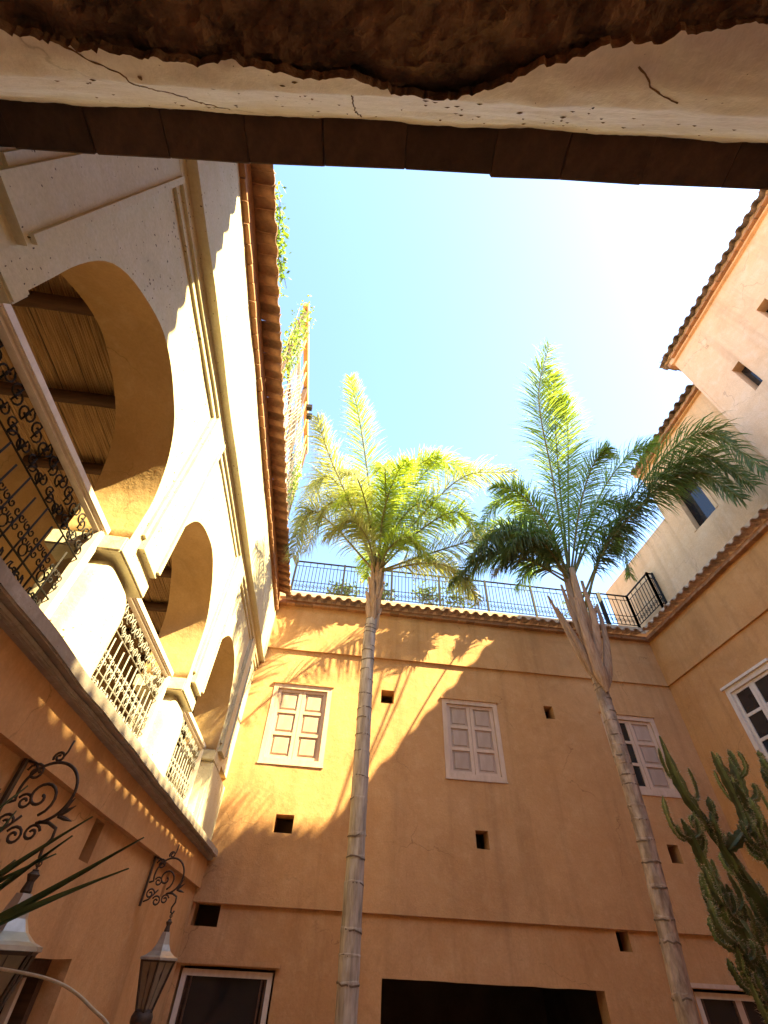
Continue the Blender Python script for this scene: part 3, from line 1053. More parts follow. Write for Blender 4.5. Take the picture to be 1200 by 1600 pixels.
# ------------------------------------------------------------------ NEAR BUILDING: broken plaster lintel, clay brick drip ledge, wall and eave above
near = thing('overhanging_building', 'building edge overhead with broken white plaster, dark earth and a row of clay bricks', 'building', (0, -1, -2.2))
SH = -0.083                                   # it stands slightly askew to the courtyard
def nr(x, y, z):
    return (x, y + SH * x, z)
PROF_S = [0, 0.4525, 0.865, 0.959, 1.062, 1.245, 1.545, 2.145]
PROF_Y = [.113, .065, .02, -.03, -.12, -.3, -.6, -1.2]
PROF_Z = [2.70, 2.25, 1.84, 1.76, 1.71, 1.68, 1.67, 1.66]
def prof(s):
    return float(np.interp(s, PROF_S, PROF_Y)), float(np.interp(s, PROF_S, PROF_Z))
EDGE = [(-2.6, 0.36), (-1.6, 0.35), (-1.2, 0.347), (-1.06, 0.331), (-0.96, 0.318), (-0.87, 0.304), (-0.81, 0.295), (-0.72, 0.293), (-0.60, 0.286), (-0.52, 0.30), (-0.44, 0.295), (-0.35, 0.273), (-0.26, 0.267), (-0.15, 0.268), (-0.05, 0.21), (0.16, 0.206), (0.23, 0.258), (0.29, 0.303), (0.44, 0.355), (0.59, 0.385), (0.68, 0.402), (0.79, 0.42), (0.98, 0.448), (2.6, 0.5)]
edge = []
for i in range(len(EDGE) - 1):
    (a, b), (c, d) = EDGE[i], EDGE[i + 1]
    b, d = b + 0.664, d + 0.664
    k = max(1, int(abs(c - a) / 0.010))
    for j in range(k):
        t = j / k
        x = a + (c - a) * t
        s = b + (d - b) * t
        edge.append((x, s + 0.020 * noise.noise(Vector((x * 9, 2, 0))) + 0.016 * noise.noise(Vector((x * 27, 5, 0))) + 0.012 * noise.noise(Vector((x * 71, 8, 0)))))
outer = [(2.6, 0.0), (2.6, 1.164)] + edge[::-1] + [(-2.6, 0.0)]
V, T, loops = patch(outer, [], 0.022)
def skin(x, s, w):
    q = Vector((x * 2.4, s * 4, 0))
    y, z = prof(s)
    b = 0.016 * noise.noise(q) + 0.008 * noise.noise(q * 3.3) + 0.004 * noise.noise(q * 9)
    return nr(x, y + b * 0.6 - w * 0.6, z - b - w * -1.0)
mb = MB()
n = len(V)
mb.add([skin(u, v, 0) for u, v in V], [tuple(t) for t in T])
lp = loops[0]
mb.cur = 1
mb.add([skin(V[i][0], V[i][1], 0) for i in lp] + [skin(V[i][0], V[i][1], 0.03) for i in lp], [(i, (i + 1) % len(lp), (i + 1) % len(lp) + len(lp), i + len(lp)) for i in range(len(lp))])
M['skin'] = plaster('old_white_limewash', (0.76, 0.75, 0.76), (0.62, 0.55, 0.48), (0.82, 0.82, 0.84), chips=0.35, streak=0.1)
mb.build('plaster_skin', [M['skin'], M['earth']], near).data.polygons.foreach_set('use_smooth', [q == 0 for q in mb.mi])
# cracks and knocked-out pits in the old plaster
for pts in ([(-1.0, 0.991), (-0.95, 0.971), (-0.9, 0.937), (-0.84, 0.883), (-0.83, 0.722), (-0.79, 0.551), (-0.77, 0.307), (-0.745, 0.16)], [(-0.17, 0.865), (-0.19, 0.481), (-0.18, 0.20)], [(0.62, 1.0), (0.72, 0.93), (0.80, 0.90)]):
    mb = MB()
    P, W_ = [], []
    for i in range(len(pts) - 1):
        for j in range(10):
            t = j / 10
            x = pts[i][0] + (pts[i + 1][0] - pts[i][0]) * t
            q = pts[i][1] + (pts[i + 1][1] - pts[i][1]) * t
            e = noise.noise(Vector((x * 40, q * 30, 1)))
            P.append(skin(x + 0.010 * e, q, 0.0))
            W_.append(0.0022 + 0.0022 * abs(noise.noise(Vector((x * 60, q * 22, 7)))))
    mb.tube(P, W_, 5, True)
    mb.build('crack', M['earth'], near)
mb = MB()
rr = random.Random(31)
for k in range(70):
    x, q = rr.uniform(-1.3, 1.3), rr.uniform(0.15, 0.95)
    c = Vector(skin(x, q, 0.0))
    c2 = Vector(skin(x + 0.02, q, 0.0))
    u = (c2 - c).normalized()
    c3 = Vector(skin(x, q + 0.02, 0.0))
    w = (c3 - c).normalized()
    nn = u.cross(w).normalized()
    if nn.y < 0:
        nn = -nn
    a, b = rr.uniform(0.003, 0.012), rr.uniform(0.003, 0.010)
    ring = [c + u * a * math.cos(t * math.pi / 4) * rr.uniform(0.7, 1.2) + w * b * math.sin(t * math.pi / 4) * rr.uniform(0.7, 1.2) + nn * 0.001 for t in range(8)]
    mb.add([c + nn * 0.004] + ring, [(0, i + 1, (i + 1) % 8 + 1) for i in range(8)])
mb.build('plaster_pits', M['earth'], near)['kind'] = 'stuff'
# raw earth behind the broken plaster
mb = MB()
nx, ns = 260, 90
vs, fs = [], []
for j in range(ns + 1):
    for i in range(nx + 1):
        x = -2.7 + 5.4 * i / nx
        s = 0.70 + 1.42 * j / ns
        y, z = prof(s)
        q = Vector((x * 2.2, s * 3.0, 4))
        rough = 0.06 * noise.noise(q) + 0.06 * abs(noise.noise(q * 2.3)) + 0.035 * noise.noise(q * 5) + 0.022 * noise.noise(q * 11) + 0.010 * noise.noise(q * 25)
        vs.append(nr(x, y - 0.02, z + 0.045 + rough))
for j in range(ns):
    for i in range(nx):
        a = j * (nx + 1) + i
        fs.append((a, a + nx + 1, a + nx + 2, a + 1))
mb.add(vs, fs)
mb.build('earth_core', M['earth'], near)
# brick drip ledge
LB = []
x = -2.6
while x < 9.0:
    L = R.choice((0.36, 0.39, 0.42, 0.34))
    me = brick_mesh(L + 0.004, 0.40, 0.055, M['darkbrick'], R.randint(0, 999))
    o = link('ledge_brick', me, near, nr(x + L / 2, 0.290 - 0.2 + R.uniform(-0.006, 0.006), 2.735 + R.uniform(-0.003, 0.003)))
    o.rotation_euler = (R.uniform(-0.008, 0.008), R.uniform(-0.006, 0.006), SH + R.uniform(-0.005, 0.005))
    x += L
# solid wall above the ledge, its roof eave, and the dim gallery behind us
mb = MB()
def nbox(x0, y0, z0, x1, y1, z1):
    p = [nr(a, b, c) for a, b, c in ((x0, y0, z0), (x1, y0, z0), (x1, y1, z0), (x0, y1, z0), (x0, y0, z1), (x1, y0, z1), (x1, y1, z1), (x0, y1, z1))]
    mb.add(p, [(3, 2, 1, 0), (4, 5, 6, 7), (0, 1, 5, 4), (1, 2, 6, 5), (2, 3, 7, 6), (3, 0, 4, 7)])
nbox(-2.7, -0.6, 2.77, 9.5, 0.10, 7.0)
nbox(-2.7, -3.2, 1.92, 9.5, -0.6, 2.2)
nbox(2.6, -1.3, 1.70, 9.5, 0.04, 2.765)
nbox(-2.7, -0.6, 2.2, 2.6, -0.2, 2.77)
mb.build('wall', M['ochre'], near)
mb = MB()
nbox(-2.7, -3.3, -2.2, 9.5, -3.1, 2.0)
mb.build('gallery_wall', M['ochre'], near)
mb = MB()
vs, fs = [], []
k = 0
for i in range(241):
    x = -2.6 + 12.0 * i / 240
    yy = 0.56 + 0.045 * math.sin(x * 2 * math.pi / 0.26)
    for z in (7.0, 7.1):
        vs.append(nr(x, yy, z))
    vs.append(nr(x, -0.65, 7.0))
    vs.append(nr(x, -0.65, 7.3))
for i in range(240):
    a = i * 4
    fs += [(a, a + 4, a + 5, a + 1), (a + 1, a + 5, a + 7, a + 3), (a + 2, a + 6, a + 4, a)]
mb.add(vs, fs)
mb.build('roof', M['tile'], near)

# ------------------------------------------------------------------ PALMS
def catmull(P, n):
    P = [Vector(p) for p in P]
    P = [P[0] * 2 - P[1]] + P + [P[-1] * 2 - P[-2]]
    out = []
    segs = len(P) - 3
    for i in range(segs):
        p0, p1, p2, p3 = P[i:i + 4]
        m = n // segs
        for j in range(m):
            t = j / m
            out.append(0.5 * ((2 * p1) + (-p0 + p2) * t + (2 * p0 - 5 * p1 + 4 * p2 - p3) * t * t + (-p0 + 3 * p1 - 3 * p2 + p3) * t ** 3))
    out.append(P[-2])
    return out

def frond(parent, ctrl, mat, leaf=0.62, count=150, droop=0.5, bare=0.14, wid=0.019, rnd=None):
    rr = rnd or R
    pts = catmull(ctrl, 30)
    n = len(pts)
    mb = MB()
    mb.cur = 0
    mb.tube(pts, [0.026 * (1 - 0.88 * i / (n - 1)) + 0.002 for i in range(n)], 5, up=(0.3, 1, 0.2))
    mb.cur = 1
    for i in range(count):
        t = bare + (1 - bare) * (i + 0.5) / count
        f = t * (n - 1)
        a = int(f)
        p = pts[a].lerp(pts[min(a + 1, n - 1)], f - a)
        tan = (pts[min(a + 1, n - 1)] - pts[max(a - 1, 0)]).normalized()
        side0 = tan.cross(Vector((0, 0, 1)))
        if side0.length < 0.15:
            side0 = tan.cross(Vector((0.4, 1, 0.1)))
        side0.normalize()
        nrm = side0.cross(tan).normalized()
        uu = (t - bare) / (1 - bare)
        prof_len = min(1.0, 0.35 + 1.9 * uu) * (1 - uu) ** 0.5
        for s in (-1, 1):
            roll = rr.uniform(-0.75, 0.75)
            side = (side0 * s * math.cos(roll) + nrm * math.sin(roll)).normalized()
            d = (side * rr.uniform(0.75, 0.95) + tan * rr.uniform(0.45, 0.8) * (0.7 + 0.9 * t)).normalized()
            L = leaf * (0.16 + 0.84 * prof_len) * rr.uniform(0.8, 1.12)
            w = wid * rr.uniform(0.7, 1.15)
            wv = d.cross(nrm).normalized() * w * 0.5
            wv = (wv + nrm * w * 0.5 * rr.uniform(-0.8, 0.8))
            q = p.copy()
            vs, fs = [], []
            K = 4
            dd = d.copy()
            g = droop * rr.uniform(0.6, 1.5)
            for k in range(K + 1):
                ww = (0.55, 1.0, 0.85, 0.55, 0.05)[k]
                vs += [q + wv * ww, q - wv * ww]
                q = q + dd * (L / K)
                dd = (dd + Vector((0, 0, -1)) * g * (0.25 + 0.3 * k)).normalized()
            for k in range(K):
                b = 2 * k
                fs.append((b, b + 1, b + 3, b + 2))
            mb.add(vs, fs)
    return mb.build('frond', [M['rachis'], mat], parent, ctrl[0])

def palm_trunk(parent, pts, radii, ring_gap, seed, bark='trunk', rough=0.006):
    """tapered stem with raised leaf-scar rings at uneven spacing"""
    rr = random.Random(seed)
    path = catmull(pts, 60)
    Ls = [0]
    for i in range(1, len(path)):
        Ls.append(Ls[-1] + (path[i] - path[i - 1]).length)
    tot = Ls[-1]
    def at(s):
        i = min(max(int(np.searchsorted(Ls, s)) - 1, 0), len(path) - 2)
        return path[i].lerp(path[i + 1], (s - Ls[i]) / max(1e-6, Ls[i + 1] - Ls[i]))
    mb = MB()
    s = 0.0
    P, Rr, tags = [], [], []
    rings = []
    while s < tot:
        g = ring_gap(s / tot) * rr.uniform(0.6, 1.5)
        e = min(tot, s + g)
        r = np.interp(s / tot, [0, 1], radii)
        for q, k in ((0.0, 1.035), (0.05, 1.03), (0.085, 0.985), (0.4, 0.99), (0.9, 1.0)):
            P.append(at(s + (e - s) * q))
            Rr.append(r * k)
        rings.append((at(s), r))
        s = e
    n = 18
    mb.tube(P, Rr, n, True)
    for i, v in enumerate(mb.v):
        q = Vector(v)
        ring = i // n
        dz = 0.022 * noise.noise(Vector((q.x * 9, q.y * 9, ring // 5)))
        k = 1 + 0.06 * noise.noise(Vector((q.x, q.y, q.z)) * 1.7)
        c_ = P[ring]
        q = c_ + (q - c_) * k
        d = rough * (noise.noise(q * 12) + 0.6 * noise.noise(q * 31))
        mb.v[i] = (q.x + d, q.y + d, q.z + dz * 1.3)
    tr = mb.build('trunk', M[bark], parent, pts[0], smooth=False)
    for p, r in rings[1:]:
        mb = MB()
        m = 14
        arc0, arcn = rr.randint(0, 13), rr.choice((5, 7, 9, 11, 14))
        vs, fs = [], []
        tilt = Vector((rr.uniform(-0.12, 0.12), rr.uniform(-0.12, 0.12), 0))
        for k in range(m):
            a = 2 * math.pi * k / m
            c = Vector((math.cos(a), math.sin(a), 0))
            o = 0.02 * noise.noise(Vector((c.x * 2, c.y * 2, p.z * 5)))
            z0 = c.dot(tilt) * r + o
            vs += [p + c * r * 1.045 + Vector((0, 0, z0 - 0.012)), p + c * r * rr.uniform(1.04, 1.09) + Vector((0, 0, z0 + 0.006)), p + c * r * 0.97 + Vector((0, 0, z0 + 0.012))]
        for k in range(m):
            if (k - arc0) % m >= arcn:
                continue
            a, b = 3 * k, 3 * ((k + 1) % m)
            fs += [(a, b, b + 1, a + 1), (a + 1, b + 1, b + 2, a + 2)]
        mb.add(vs, fs)
        mb.build('leaf_scar', M['scar'], tr, p)
    return tr

def boot(parent, p0, p1, p2, w0, w1, th=0.035):
    """a dry split leaf base clasping the stem and flaring outwards"""
    path = catmull([p0, p1, p2], 16)
    n = len(path)
    mb = MB()
    mb.tube(path, [(1.25 * w0 + (1.25 * w1 - 1.25 * w0) * (i / (n - 1)) ** 0.8) * min(1.0, 0.25 + 0.32 * i) for i in range(n)], 9, True, up=(0.2, 1, 0), flat=0.55)
    for i, v in enumerate(mb.v):
        q = Vector(v)
        d = 0.012 * noise.noise(q * 9)
        mb.v[i] = (q.x + d, q.y + d, q.z)
    mb.build('leaf_base', M['boot'], parent, p0, smooth=False)

p1 = thing('palm_tree', 'yellow-fronded palm with a straight pale ringed trunk, the left of the two palms', 'palm tree', (0.56, 8, -2.2), 'tall palms in the courtyard')
palm_trunk(p1, [(0.57, 8, -2.2), (0.55, 8, -0.4), (0.52, 8, 2.2), (0.50, 8, 4.5), (0.53, 8, 5.1)], (0.145, 0.118), lambda t: 0.42 - 0.33 * t ** 1.6, 3)
# fibrous crown shaft
rr = random.Random(5)
for k in range(16):
    a = k * 2.4
    z = 4.95 + 0.075 * k
    c = Vector((0.53 + 0.004 * k, 8, z))
    d = Vector((math.cos(a), math.sin(a), 0))
    ln = 0.45 + 0.02 * k
    boot(p1, c + d * 0.075 - Vector((0, 0, 0.12)), c + d * 0.115 + Vector((0, 0, ln * 0.45)), c + d * (0.12 + rr.uniform(0.0, 0.09)) + Vector((0, 0, ln)), 0.062, 0.02)
F1 = [
    ([(0.57,8.00,6.43), (0.22,7.30,8.27), (-0.19,6.30,9.53), (-0.58,5.20,10.02)], 'leafY', 0.58, 0.3),
    ([(0.60,8.00,6.44), (1.37,7.30,7.44), (2.41,6.50,8.35), (3.58,6.20,8.37)], 'leafO', 0.75, 0.9),
    ([(0.60,8.00,6.39), (1.82,7.40,6.65), (2.87,6.90,6.75), (3.84,6.70,6.53)], 'leafO', 0.7, 1.2),
    ([(0.54,8.00,6.46), (-0.37,7.40,8.15), (-1.02,7.20,8.50), (-1.34,7.60,6.75)], 'leafO', 0.75, 1.0),
    ([(0.53,8.00,6.49), (-0.20,7.20,7.61), (-0.85,6.40,8.41), (-1.24,5.80,9.03)], 'leafO', 0.55, 0.5),
    ([(0.57,8.00,6.51), (1.05,7.20,7.84), (1.75,6.60,8.85), (2.64,6.60,8.76)], 'leafY', 0.65, 0.7),
    ([(0.60,8.00,6.40), (1.44,7.30,7.14), (2.21,6.90,7.50), (2.65,6.80,6.95)], 'leafY', 0.65, 0.8),
    ([(0.57,8.00,6.46), (0.57,7.00,7.33), (0.75,6.20,7.78), (0.95,5.70,7.64)], 'leafY', 0.55, 0.6),
    ([(0.54,8.00,6.34), (-0.58,7.60,7.31), (-1.17,7.50,7.52), (-1.36,7.80,6.36)], 'leafO', 0.7, 1.0),
    ([(0.57,8.00,6.46), (0.50,8.70,7.60), (0.45,9.10,7.80), (0.40,9.40,7.20)], 'leafY', 0.6, 0.7),
    ([(0.60,8.00,6.36), (1.64,8.80,7.55), (2.62,9.15,7.60), (3.30,9.30,6.95)], 'leafO', 0.55, 0.7),
    ([(0.58,8.00,6.35), (0.80,7.40,6.65), (1.20,7.10,6.72), (1.65,7.20,6.23)], 'leafY', 0.5, 0.9),
    ([(0.55,8.00,6.35), (0.25,7.40,6.85), (-0.20,7.10,7.02), (-0.65,7.10,6.43)], 'leafO', 0.55, 0.9),
    ([(0.53,8.00,6.40), (-0.10,7.60,7.60), (-0.75,7.40,7.80), (-1.05,7.50,6.30)], 'leafO', 0.65, 1.0),
    ([(0.58,8.00,6.45), (1.00,7.40,7.50), (1.60,7.00,7.90), (2.15,6.90,7.10)], 'leafY', 0.65, 0.9),
    ([(0.56,8.00,6.40), (0.30,7.50,7.55), (-0.15,7.10,7.95), (-0.55,6.90,7.20)], 'leafY', 0.6, 0.8),
    ([(0.60,8.00,6.37), (1.54,7.50,6.35), (2.17,7.20,6.02), (2.62,7.20,5.29)], 'leafO', 0.55, 1.0),
    ([(0.57,8.00,6.40), (0.60,7.00,7.40), (0.45,6.00,7.60), (0.30,5.30,6.80)], 'leafY', 0.5, 0.9),
    ([(0.56,8.00,6.40), (0.20,7.10,7.40), (-0.15,6.20,7.50), (-0.40,5.50,6.80)], 'leafO', 0.5, 0.9),
    ([(0.57,8.00,6.44), (0.85,7.30,7.70), (1.20,6.60,8.50), (1.75,6.20,8.70)], 'leafY', 0.6, 0.7),
]
for c, m, lf_, dr_ in F1:
    frond(p1, c, M[m], lf_ * 1.6, 165, dr_ * 1.15)

p2 = thing('palm_tree', 'green palm with long split dry leaf bases on a leaning trunk, right of the two', 'palm tree', (4.42, 7.3, -2.2), 'tall palms in the courtyard')
palm_trunk(p2, [(4.40, 7.3, -2.2), (4.47, 7.3, -0.26), (4.65, 7.3, 1.58), (4.71, 7.3, 3.67), (4.74, 7.3, 4.4)], (0.125, 0.115), lambda t: 0.42 - 0.33 * t, 8, 'trunk2', 0.011)
B2 = [((4.72, 7.16, 3.60), (4.60, 7.05, 4.55), (4.58, 6.98, 5.45), 0.115, 0.03), ((4.66, 7.22, 3.75), (4.42, 7.15, 4.60), (4.18, 7.1, 5.25), 0.075, 0.018),
      ((4.80, 7.20, 3.70), (5.00, 7.1, 4.60), (5.05, 7.05, 5.40), 0.085, 0.02), ((4.74, 7.18, 4.10), (4.84, 7.0, 4.95), (4.82, 6.95, 5.75), 0.08, 0.025),
      ((4.70, 7.22, 4.2), (4.50, 7.12, 5.0), (4.40, 7.05, 5.8), 0.07, 0.02), ((4.78, 7.36, 3.9), (5.02, 7.4, 4.9), (5.25, 7.4, 5.6), 0.07, 0.02),
      ((4.66, 7.4, 4.0), (4.5, 7.5, 5.0), (4.35, 7.6, 5.9), 0.08, 0.02), ((4.78, 7.25, 4.7), (4.80, 7.2, 5.6), (4.83, 7.15, 6.4), 0.10, 0.05),
      ((4.74, 7.3, 4.9), (4.72, 7.28, 5.8), (4.78, 7.3, 6.6), 0.10, 0.06), ((4.84, 7.3, 4.4), (4.98, 7.25, 5.2), (5.0, 7.2, 6.1), 0.06, 0.025)]
for b in B2:
    boot(p2, *b)
F2 = [
    ([(4.83,7.30,6.36), (4.51,6.20,8.50), (3.97,4.90,9.74), (4.21,4.10,10.97)], 'leafG', 0.70, 0.45),
    ([(4.84,7.30,6.37), (4.96,6.40,8.34), (4.85,5.40,9.60), (4.56,5.00,10.01)], 'leafG', 0.6, 0.4),
    ([(4.86,7.30,6.19), (5.78,6.60,8.24), (6.49,5.90,9.15), (7.12,5.50,9.41)], 'leafG', 0.55, 0.5),
    ([(4.86,7.22,5.33), (5.44,6.60,6.71), (6.63,5.50,8.30), (7.72,4.80,8.90), (8.02,4.60,7.30)], 'leafD', 0.80, 0.95),
    ([(4.88,7.22,5.45), (5.55,6.50,6.85), (6.62,5.55,7.95), (7.40,5.00,8.20), (7.85,4.85,7.10)], 'leafD', 0.75, 1.0),
    ([(4.86,7.20,5.60), (5.54,6.60,6.75), (6.62,5.70,7.78), (7.32,5.25,7.90), (7.75,5.15,7.00)], 'leafD', 0.65, 1.1),
    ([(4.80,7.30,6.35), (4.17,6.90,7.72), (3.41,6.80,8.04), (2.66,7.00,6.94)], 'leafG', 0.6, 0.8),
    ([(4.75,7.30,6.07), (3.76,7.00,6.36), (2.85,6.90,6.28), (2.02,7.00,5.52)], 'leafD', 0.6, 1.0),
    ([(4.80,7.30,6.26), (4.29,6.70,7.22), (3.63,6.40,7.87), (2.95,6.20,7.74)], 'leafG', 0.55, 0.6),
    ([(4.84,7.30,6.27), (4.98,6.40,7.45), (5.21,5.70,8.26), (5.48,5.30,8.51)], 'leafG', 0.55, 0.5),
    ([(4.80,7.30,6.20), (4.30,8.30,7.60), (3.60,8.90,7.90), (2.90,9.20,7.20)], 'leafG', 0.55, 0.8),
    ([(4.83,7.30,6.20), (5.00,8.40,7.70), (4.90,9.00,8.00), (4.50,9.30,7.40)], 'leafG', 0.55, 0.8),
    ([(4.83,7.30,6.36), (4.72,6.30,8.45), (4.45,5.10,9.80), (4.40,4.60,10.45)], 'leafG', 0.62, 0.4),
    ([(4.80,7.30,6.26), (4.50,8.00,8.20), (3.90,8.50,8.90), (3.20,8.80,8.40)], 'leafG', 0.5, 0.8),
    ([(4.85,7.30,6.19), (5.58,6.90,7.41), (6.16,6.90,7.50), (6.05,7.00,6.22)], 'leafG', 0.6, 0.8),
    ([(4.80,7.30,6.26), (5.09,8.00,8.49), (4.81,8.50,9.32), (4.06,8.90,8.56)], 'leafG', 0.5, 0.7),
    ([(4.78,7.30,6.16), (4.01,6.60,6.50), (3.40,6.40,6.33), (3.01,6.60,5.80)], 'leafD', 0.55, 0.9),
    ([(4.78,7.30,6.10), (4.30,7.10,6.75), (3.60,7.00,6.70), (2.95,7.05,5.85)], 'leafO', 0.5, 0.9),
    ([(4.80,7.30,6.10), (4.05,6.90,6.90), (3.15,6.60,6.80), (2.35,6.60,5.90)], 'leafD', 0.7, 1.1),
    ([(4.85,7.30,6.20), (5.25,6.80,7.40), (5.80,6.40,7.95), (6.30,6.20,7.50)], 'leafG', 0.55, 0.7),
]
for c, m, lf_, dr_ in F2:
    far = max(q[1] for q in c) > 8.45
    frond(p2, c, M[m], lf_ * 1.55, 110 if far else (230 if m == 'leafD' else 175), dr_ * 1.15, bare=0.48 if far else 0.14, wid=0.026 if m == 'leafD' else 0.020)

# ------------------------------------------------------------------ TERRACE RAILING, PLANTS AND PERGOLA ON THE ROOFS
def terrace_railing(pts, z0, z1, label, step=0.10):
    t = thing('terrace_railing', label, 'railing', pts[0][:2] + (z0,), 'iron railings along the roof terrace')
    for i in range(len(pts) - 1):
        a, b = Vector((*pts[i][:2], 0)), Vector((*pts[i + 1][:2], 0))
        mb = MB()
        for zz, r in ((z1, 0.026), (z1 - 0.16, 0.011), (z0 + 0.42, 0.011), (z0 + 0.12, 0.013)):
            mb.tube([a + Vector((0, 0, zz)), b + Vector((0, 0, zz))], r, 6)
        mb.build('rail', M['iron'], t, a)
        L = (b - a).length
        k = max(2, int(L / step))
        d = (b - a).normalized()
        for j in range(k + 1):
            p = a + (b - a) * j / k
            post = j % 14 == 0 or j == k
            mb = MB()
            if post:
                mb.box((p.x - 0.028, p.y - 0.028, z0 - 0.15), (p.x + 0.028, p.y + 0.028, z1 + 0.03))
            else:
                mb.tube([p + Vector((0, 0, z0 + 0.12)), p + Vector((0, 0, z1 - 0.16 if j % 2 else z1))], 0.0115, 5)
            mb.build('post' if post else 'baluster', M['iron'], t, p)
            if not post and j < k:
                mb = MB()
                for s in (-1, 1):
                    c = p + d * L / k / 2 * 0.5 * s
                    mb.tube([c + d * q[0] * 0.8 + Vector((0, 0, z0 + 0.27 + q[1] * 2.4)) for q in spiral(1.0, 0.008, 0.03, 8, 0, s)], 0.006, 4)
                mb.build('scroll', M['iron'], t, p)
    return t
terrace_railing([(-1.62, 10.3), (7.5, 10.3)], 7.15, 8.28, 'long black iron railing along the roof edge above the shuttered wall')
terrace_railing([(7.56, 10.3), (8.45, 10.3), (8.45, 9.15), (8.62, 9.15)], 7.15, 8.30, 'short dark iron railing turning the corner of the roof, at the parapet on the right', 0.12)

def bush(name, label, c, size, n, mat, cat='plant', group=None, leaf=0.07, stems=5, seed=1, pot=None):
    rr = random.Random(seed)
    c = Vector(c)
    t = thing(name, label, cat, c, group)
    mb = MB()
    for k in range(n):
        d = Vector((rr.gauss(0, 0.5), rr.gauss(0, 0.5), rr.gauss(0, 0.5)))
        d = Vector((max(-1, min(1, d.x)) * size[0], max(-1, min(1, d.y)) * size[1], (0.5 + 0.5 * max(-1, min(1, d.z))) * size[2]))
        p = c + d
        a = Vector((rr.uniform(-1, 1), rr.uniform(-1, 1), rr.uniform(-0.6, 1))).normalized()
        b = a.cross(Vector((rr.uniform(-1, 1), rr.uniform(-1, 1), rr.uniform(-1, 1)))).normalized()
        l = leaf * rr.uniform(0.6, 1.3)
        mb.add([p, p + a * l * 0.5 + b * l * 0.28, p + a * l, p + a * l * 0.5 - b * l * 0.28], [(0, 1, 2, 3)])
    mb.build('foliage', mat, t, c)
    mb = MB()
    for k in range(stems):
        e = c + Vector((rr.uniform(-1, 1) * size[0], rr.uniform(-1, 1) * size[1], size[2] * rr.uniform(0.5, 1.05)))
        m = c.lerp(e, 0.5) + Vector((rr.uniform(-.05, .05), rr.uniform(-.05, .05), 0.05))
        mb.tube([c, m, e], [0.009, 0.006, 0.003], 4)
    mb.build('stem', M['rachis'], t, c)
    if pot:
        mb = MB()
        mb.lathe([(0.12, -0.30), (0.17, -0.05), (0.19, 0.0), (0.20, 0.03), (0.165, 0.03), (0.15, -0.02)], c, 14)
        mb.build('pot', M['pot'], t, c)
    return t

bush('eave_plant', 'weedy green plant growing on the tile eave, nearest to the dark overhead bricks', (-1.54, 1.75, 6.74), (0.11, 0.66, 0.34), 480, M['vine'], group='plants growing along the left roof edge', seed=2)
bush('eave_plant', 'leafy vine over the near end of the roof pergola beam', (-1.72, 3.98, 7.3), (0.16, 0.36, 3.3), 1100, M['vine'], group='plants growing along the left roof edge', seed=3)
bush('eave_plant', 'yellow-green vine at the far end of the roof pergola beside palm fronds', (-1.70, 7.2, 7.3), (0.14, 0.65, 1.9), 800, M['vine'], group='plants growing along the left roof edge', seed=4)
for k, (x, h, lab) in enumerate(((0.9, 0.55, 'small potted plant behind the terrace railing, just left of the yellow palm trunk'), (-0.2, 0.5, 'small potted plant behind the terrace railing, nearest the left roof corner'),
                                 (2.3, 0.75, 'potted shrub behind the terrace railing, right of the yellow palm trunk'), (3.2, 1.0, 'tall dark potted shrub behind the middle of the terrace railing'), (7.0, 0.9, 'dark potted shrub behind the terrace railing, by the right-hand roof corner'))):
    bush('potted_shrub', lab, (x, 10.62, 7.3), (0.42, 0.22, h * 1.15), 520, M['leafD'], cat='potted plant', group='potted plants on the roof terrace', seed=20 + k, leaf=0.10, pot=True)

per = thing('pergola', 'sunlit timber pergola with wire netting standing on the left roof above the clay tiles', 'pergola', (-1.75, 5.8, 6.9))
for y in (3.95, 5.9, 7.85):
    mb = MB()
    mb.box((-1.80, y - 0.05, 6.85), (-1.70, y + 0.05, 10.42))
    mb.build('post', M['beam'], per, (-1.75, y, 6.9))
mb = MB()
mb.box((-1.80, 3.8, 10.42), (-1.69, 8.0, 10.60))
mb.build('top_beam', M['bamboo'], per, (-1.75, 5.9, 10.5))
mb = MB()
mb.box((-1.775, 3.8, 9.45), (-1.715, 8.0, 9.54))
mb.build('cross_rail', M['beam'], per, (-1.75, 5.9, 9.5))
mb = MB()
mb.box((-1.775, 3.8, 8.35), (-1.715, 8.0, 8.42))
mb.build('cross_rail', M['beam'], per, (-1.75, 5.9, 8.4))
for k in range(9):
    y = 4.15 + k * 0.44
    mb = MB()
    e = 0.03 * ((k * 7) % 5 - 2)
    mb.tube([(-1.72, y, 6.95), (-1.71, y + e, 8.6), (-1.73, y + 1.6 * e, 10.40)], 0.022, 6)
    mb.build('bamboo_cane', M['bamboo'], per, (-1.72, y, 6.95), smooth=True)
mb = MB()
for k in range(44):
    y = 3.9 + k * 0.095
    for s in (-1, 1):
        y2 = y + s * 1.1
        if not 3.8 < y2 < 8.0:
            continue
        mb.tube([(-1.69, y, 6.95), (-1.66 + 0.03 * math.sin(k), (y + y2) / 2, 8.2), (-1.69, y2, 9.45)], 0.0065, 3, False)
nt_ = mb.build('wire_netting', M['cane'], per)
nt_['kind'] = 'stuff'
for y in (6.35, 6.62):
    mb = MB()
    mb.box((-1.69, y - 0.06, 10.22), (-1.55, y + 0.06, 10.36))
    mb.build('spotlight', M['iron'], per, (-1.62, y, 10.3))

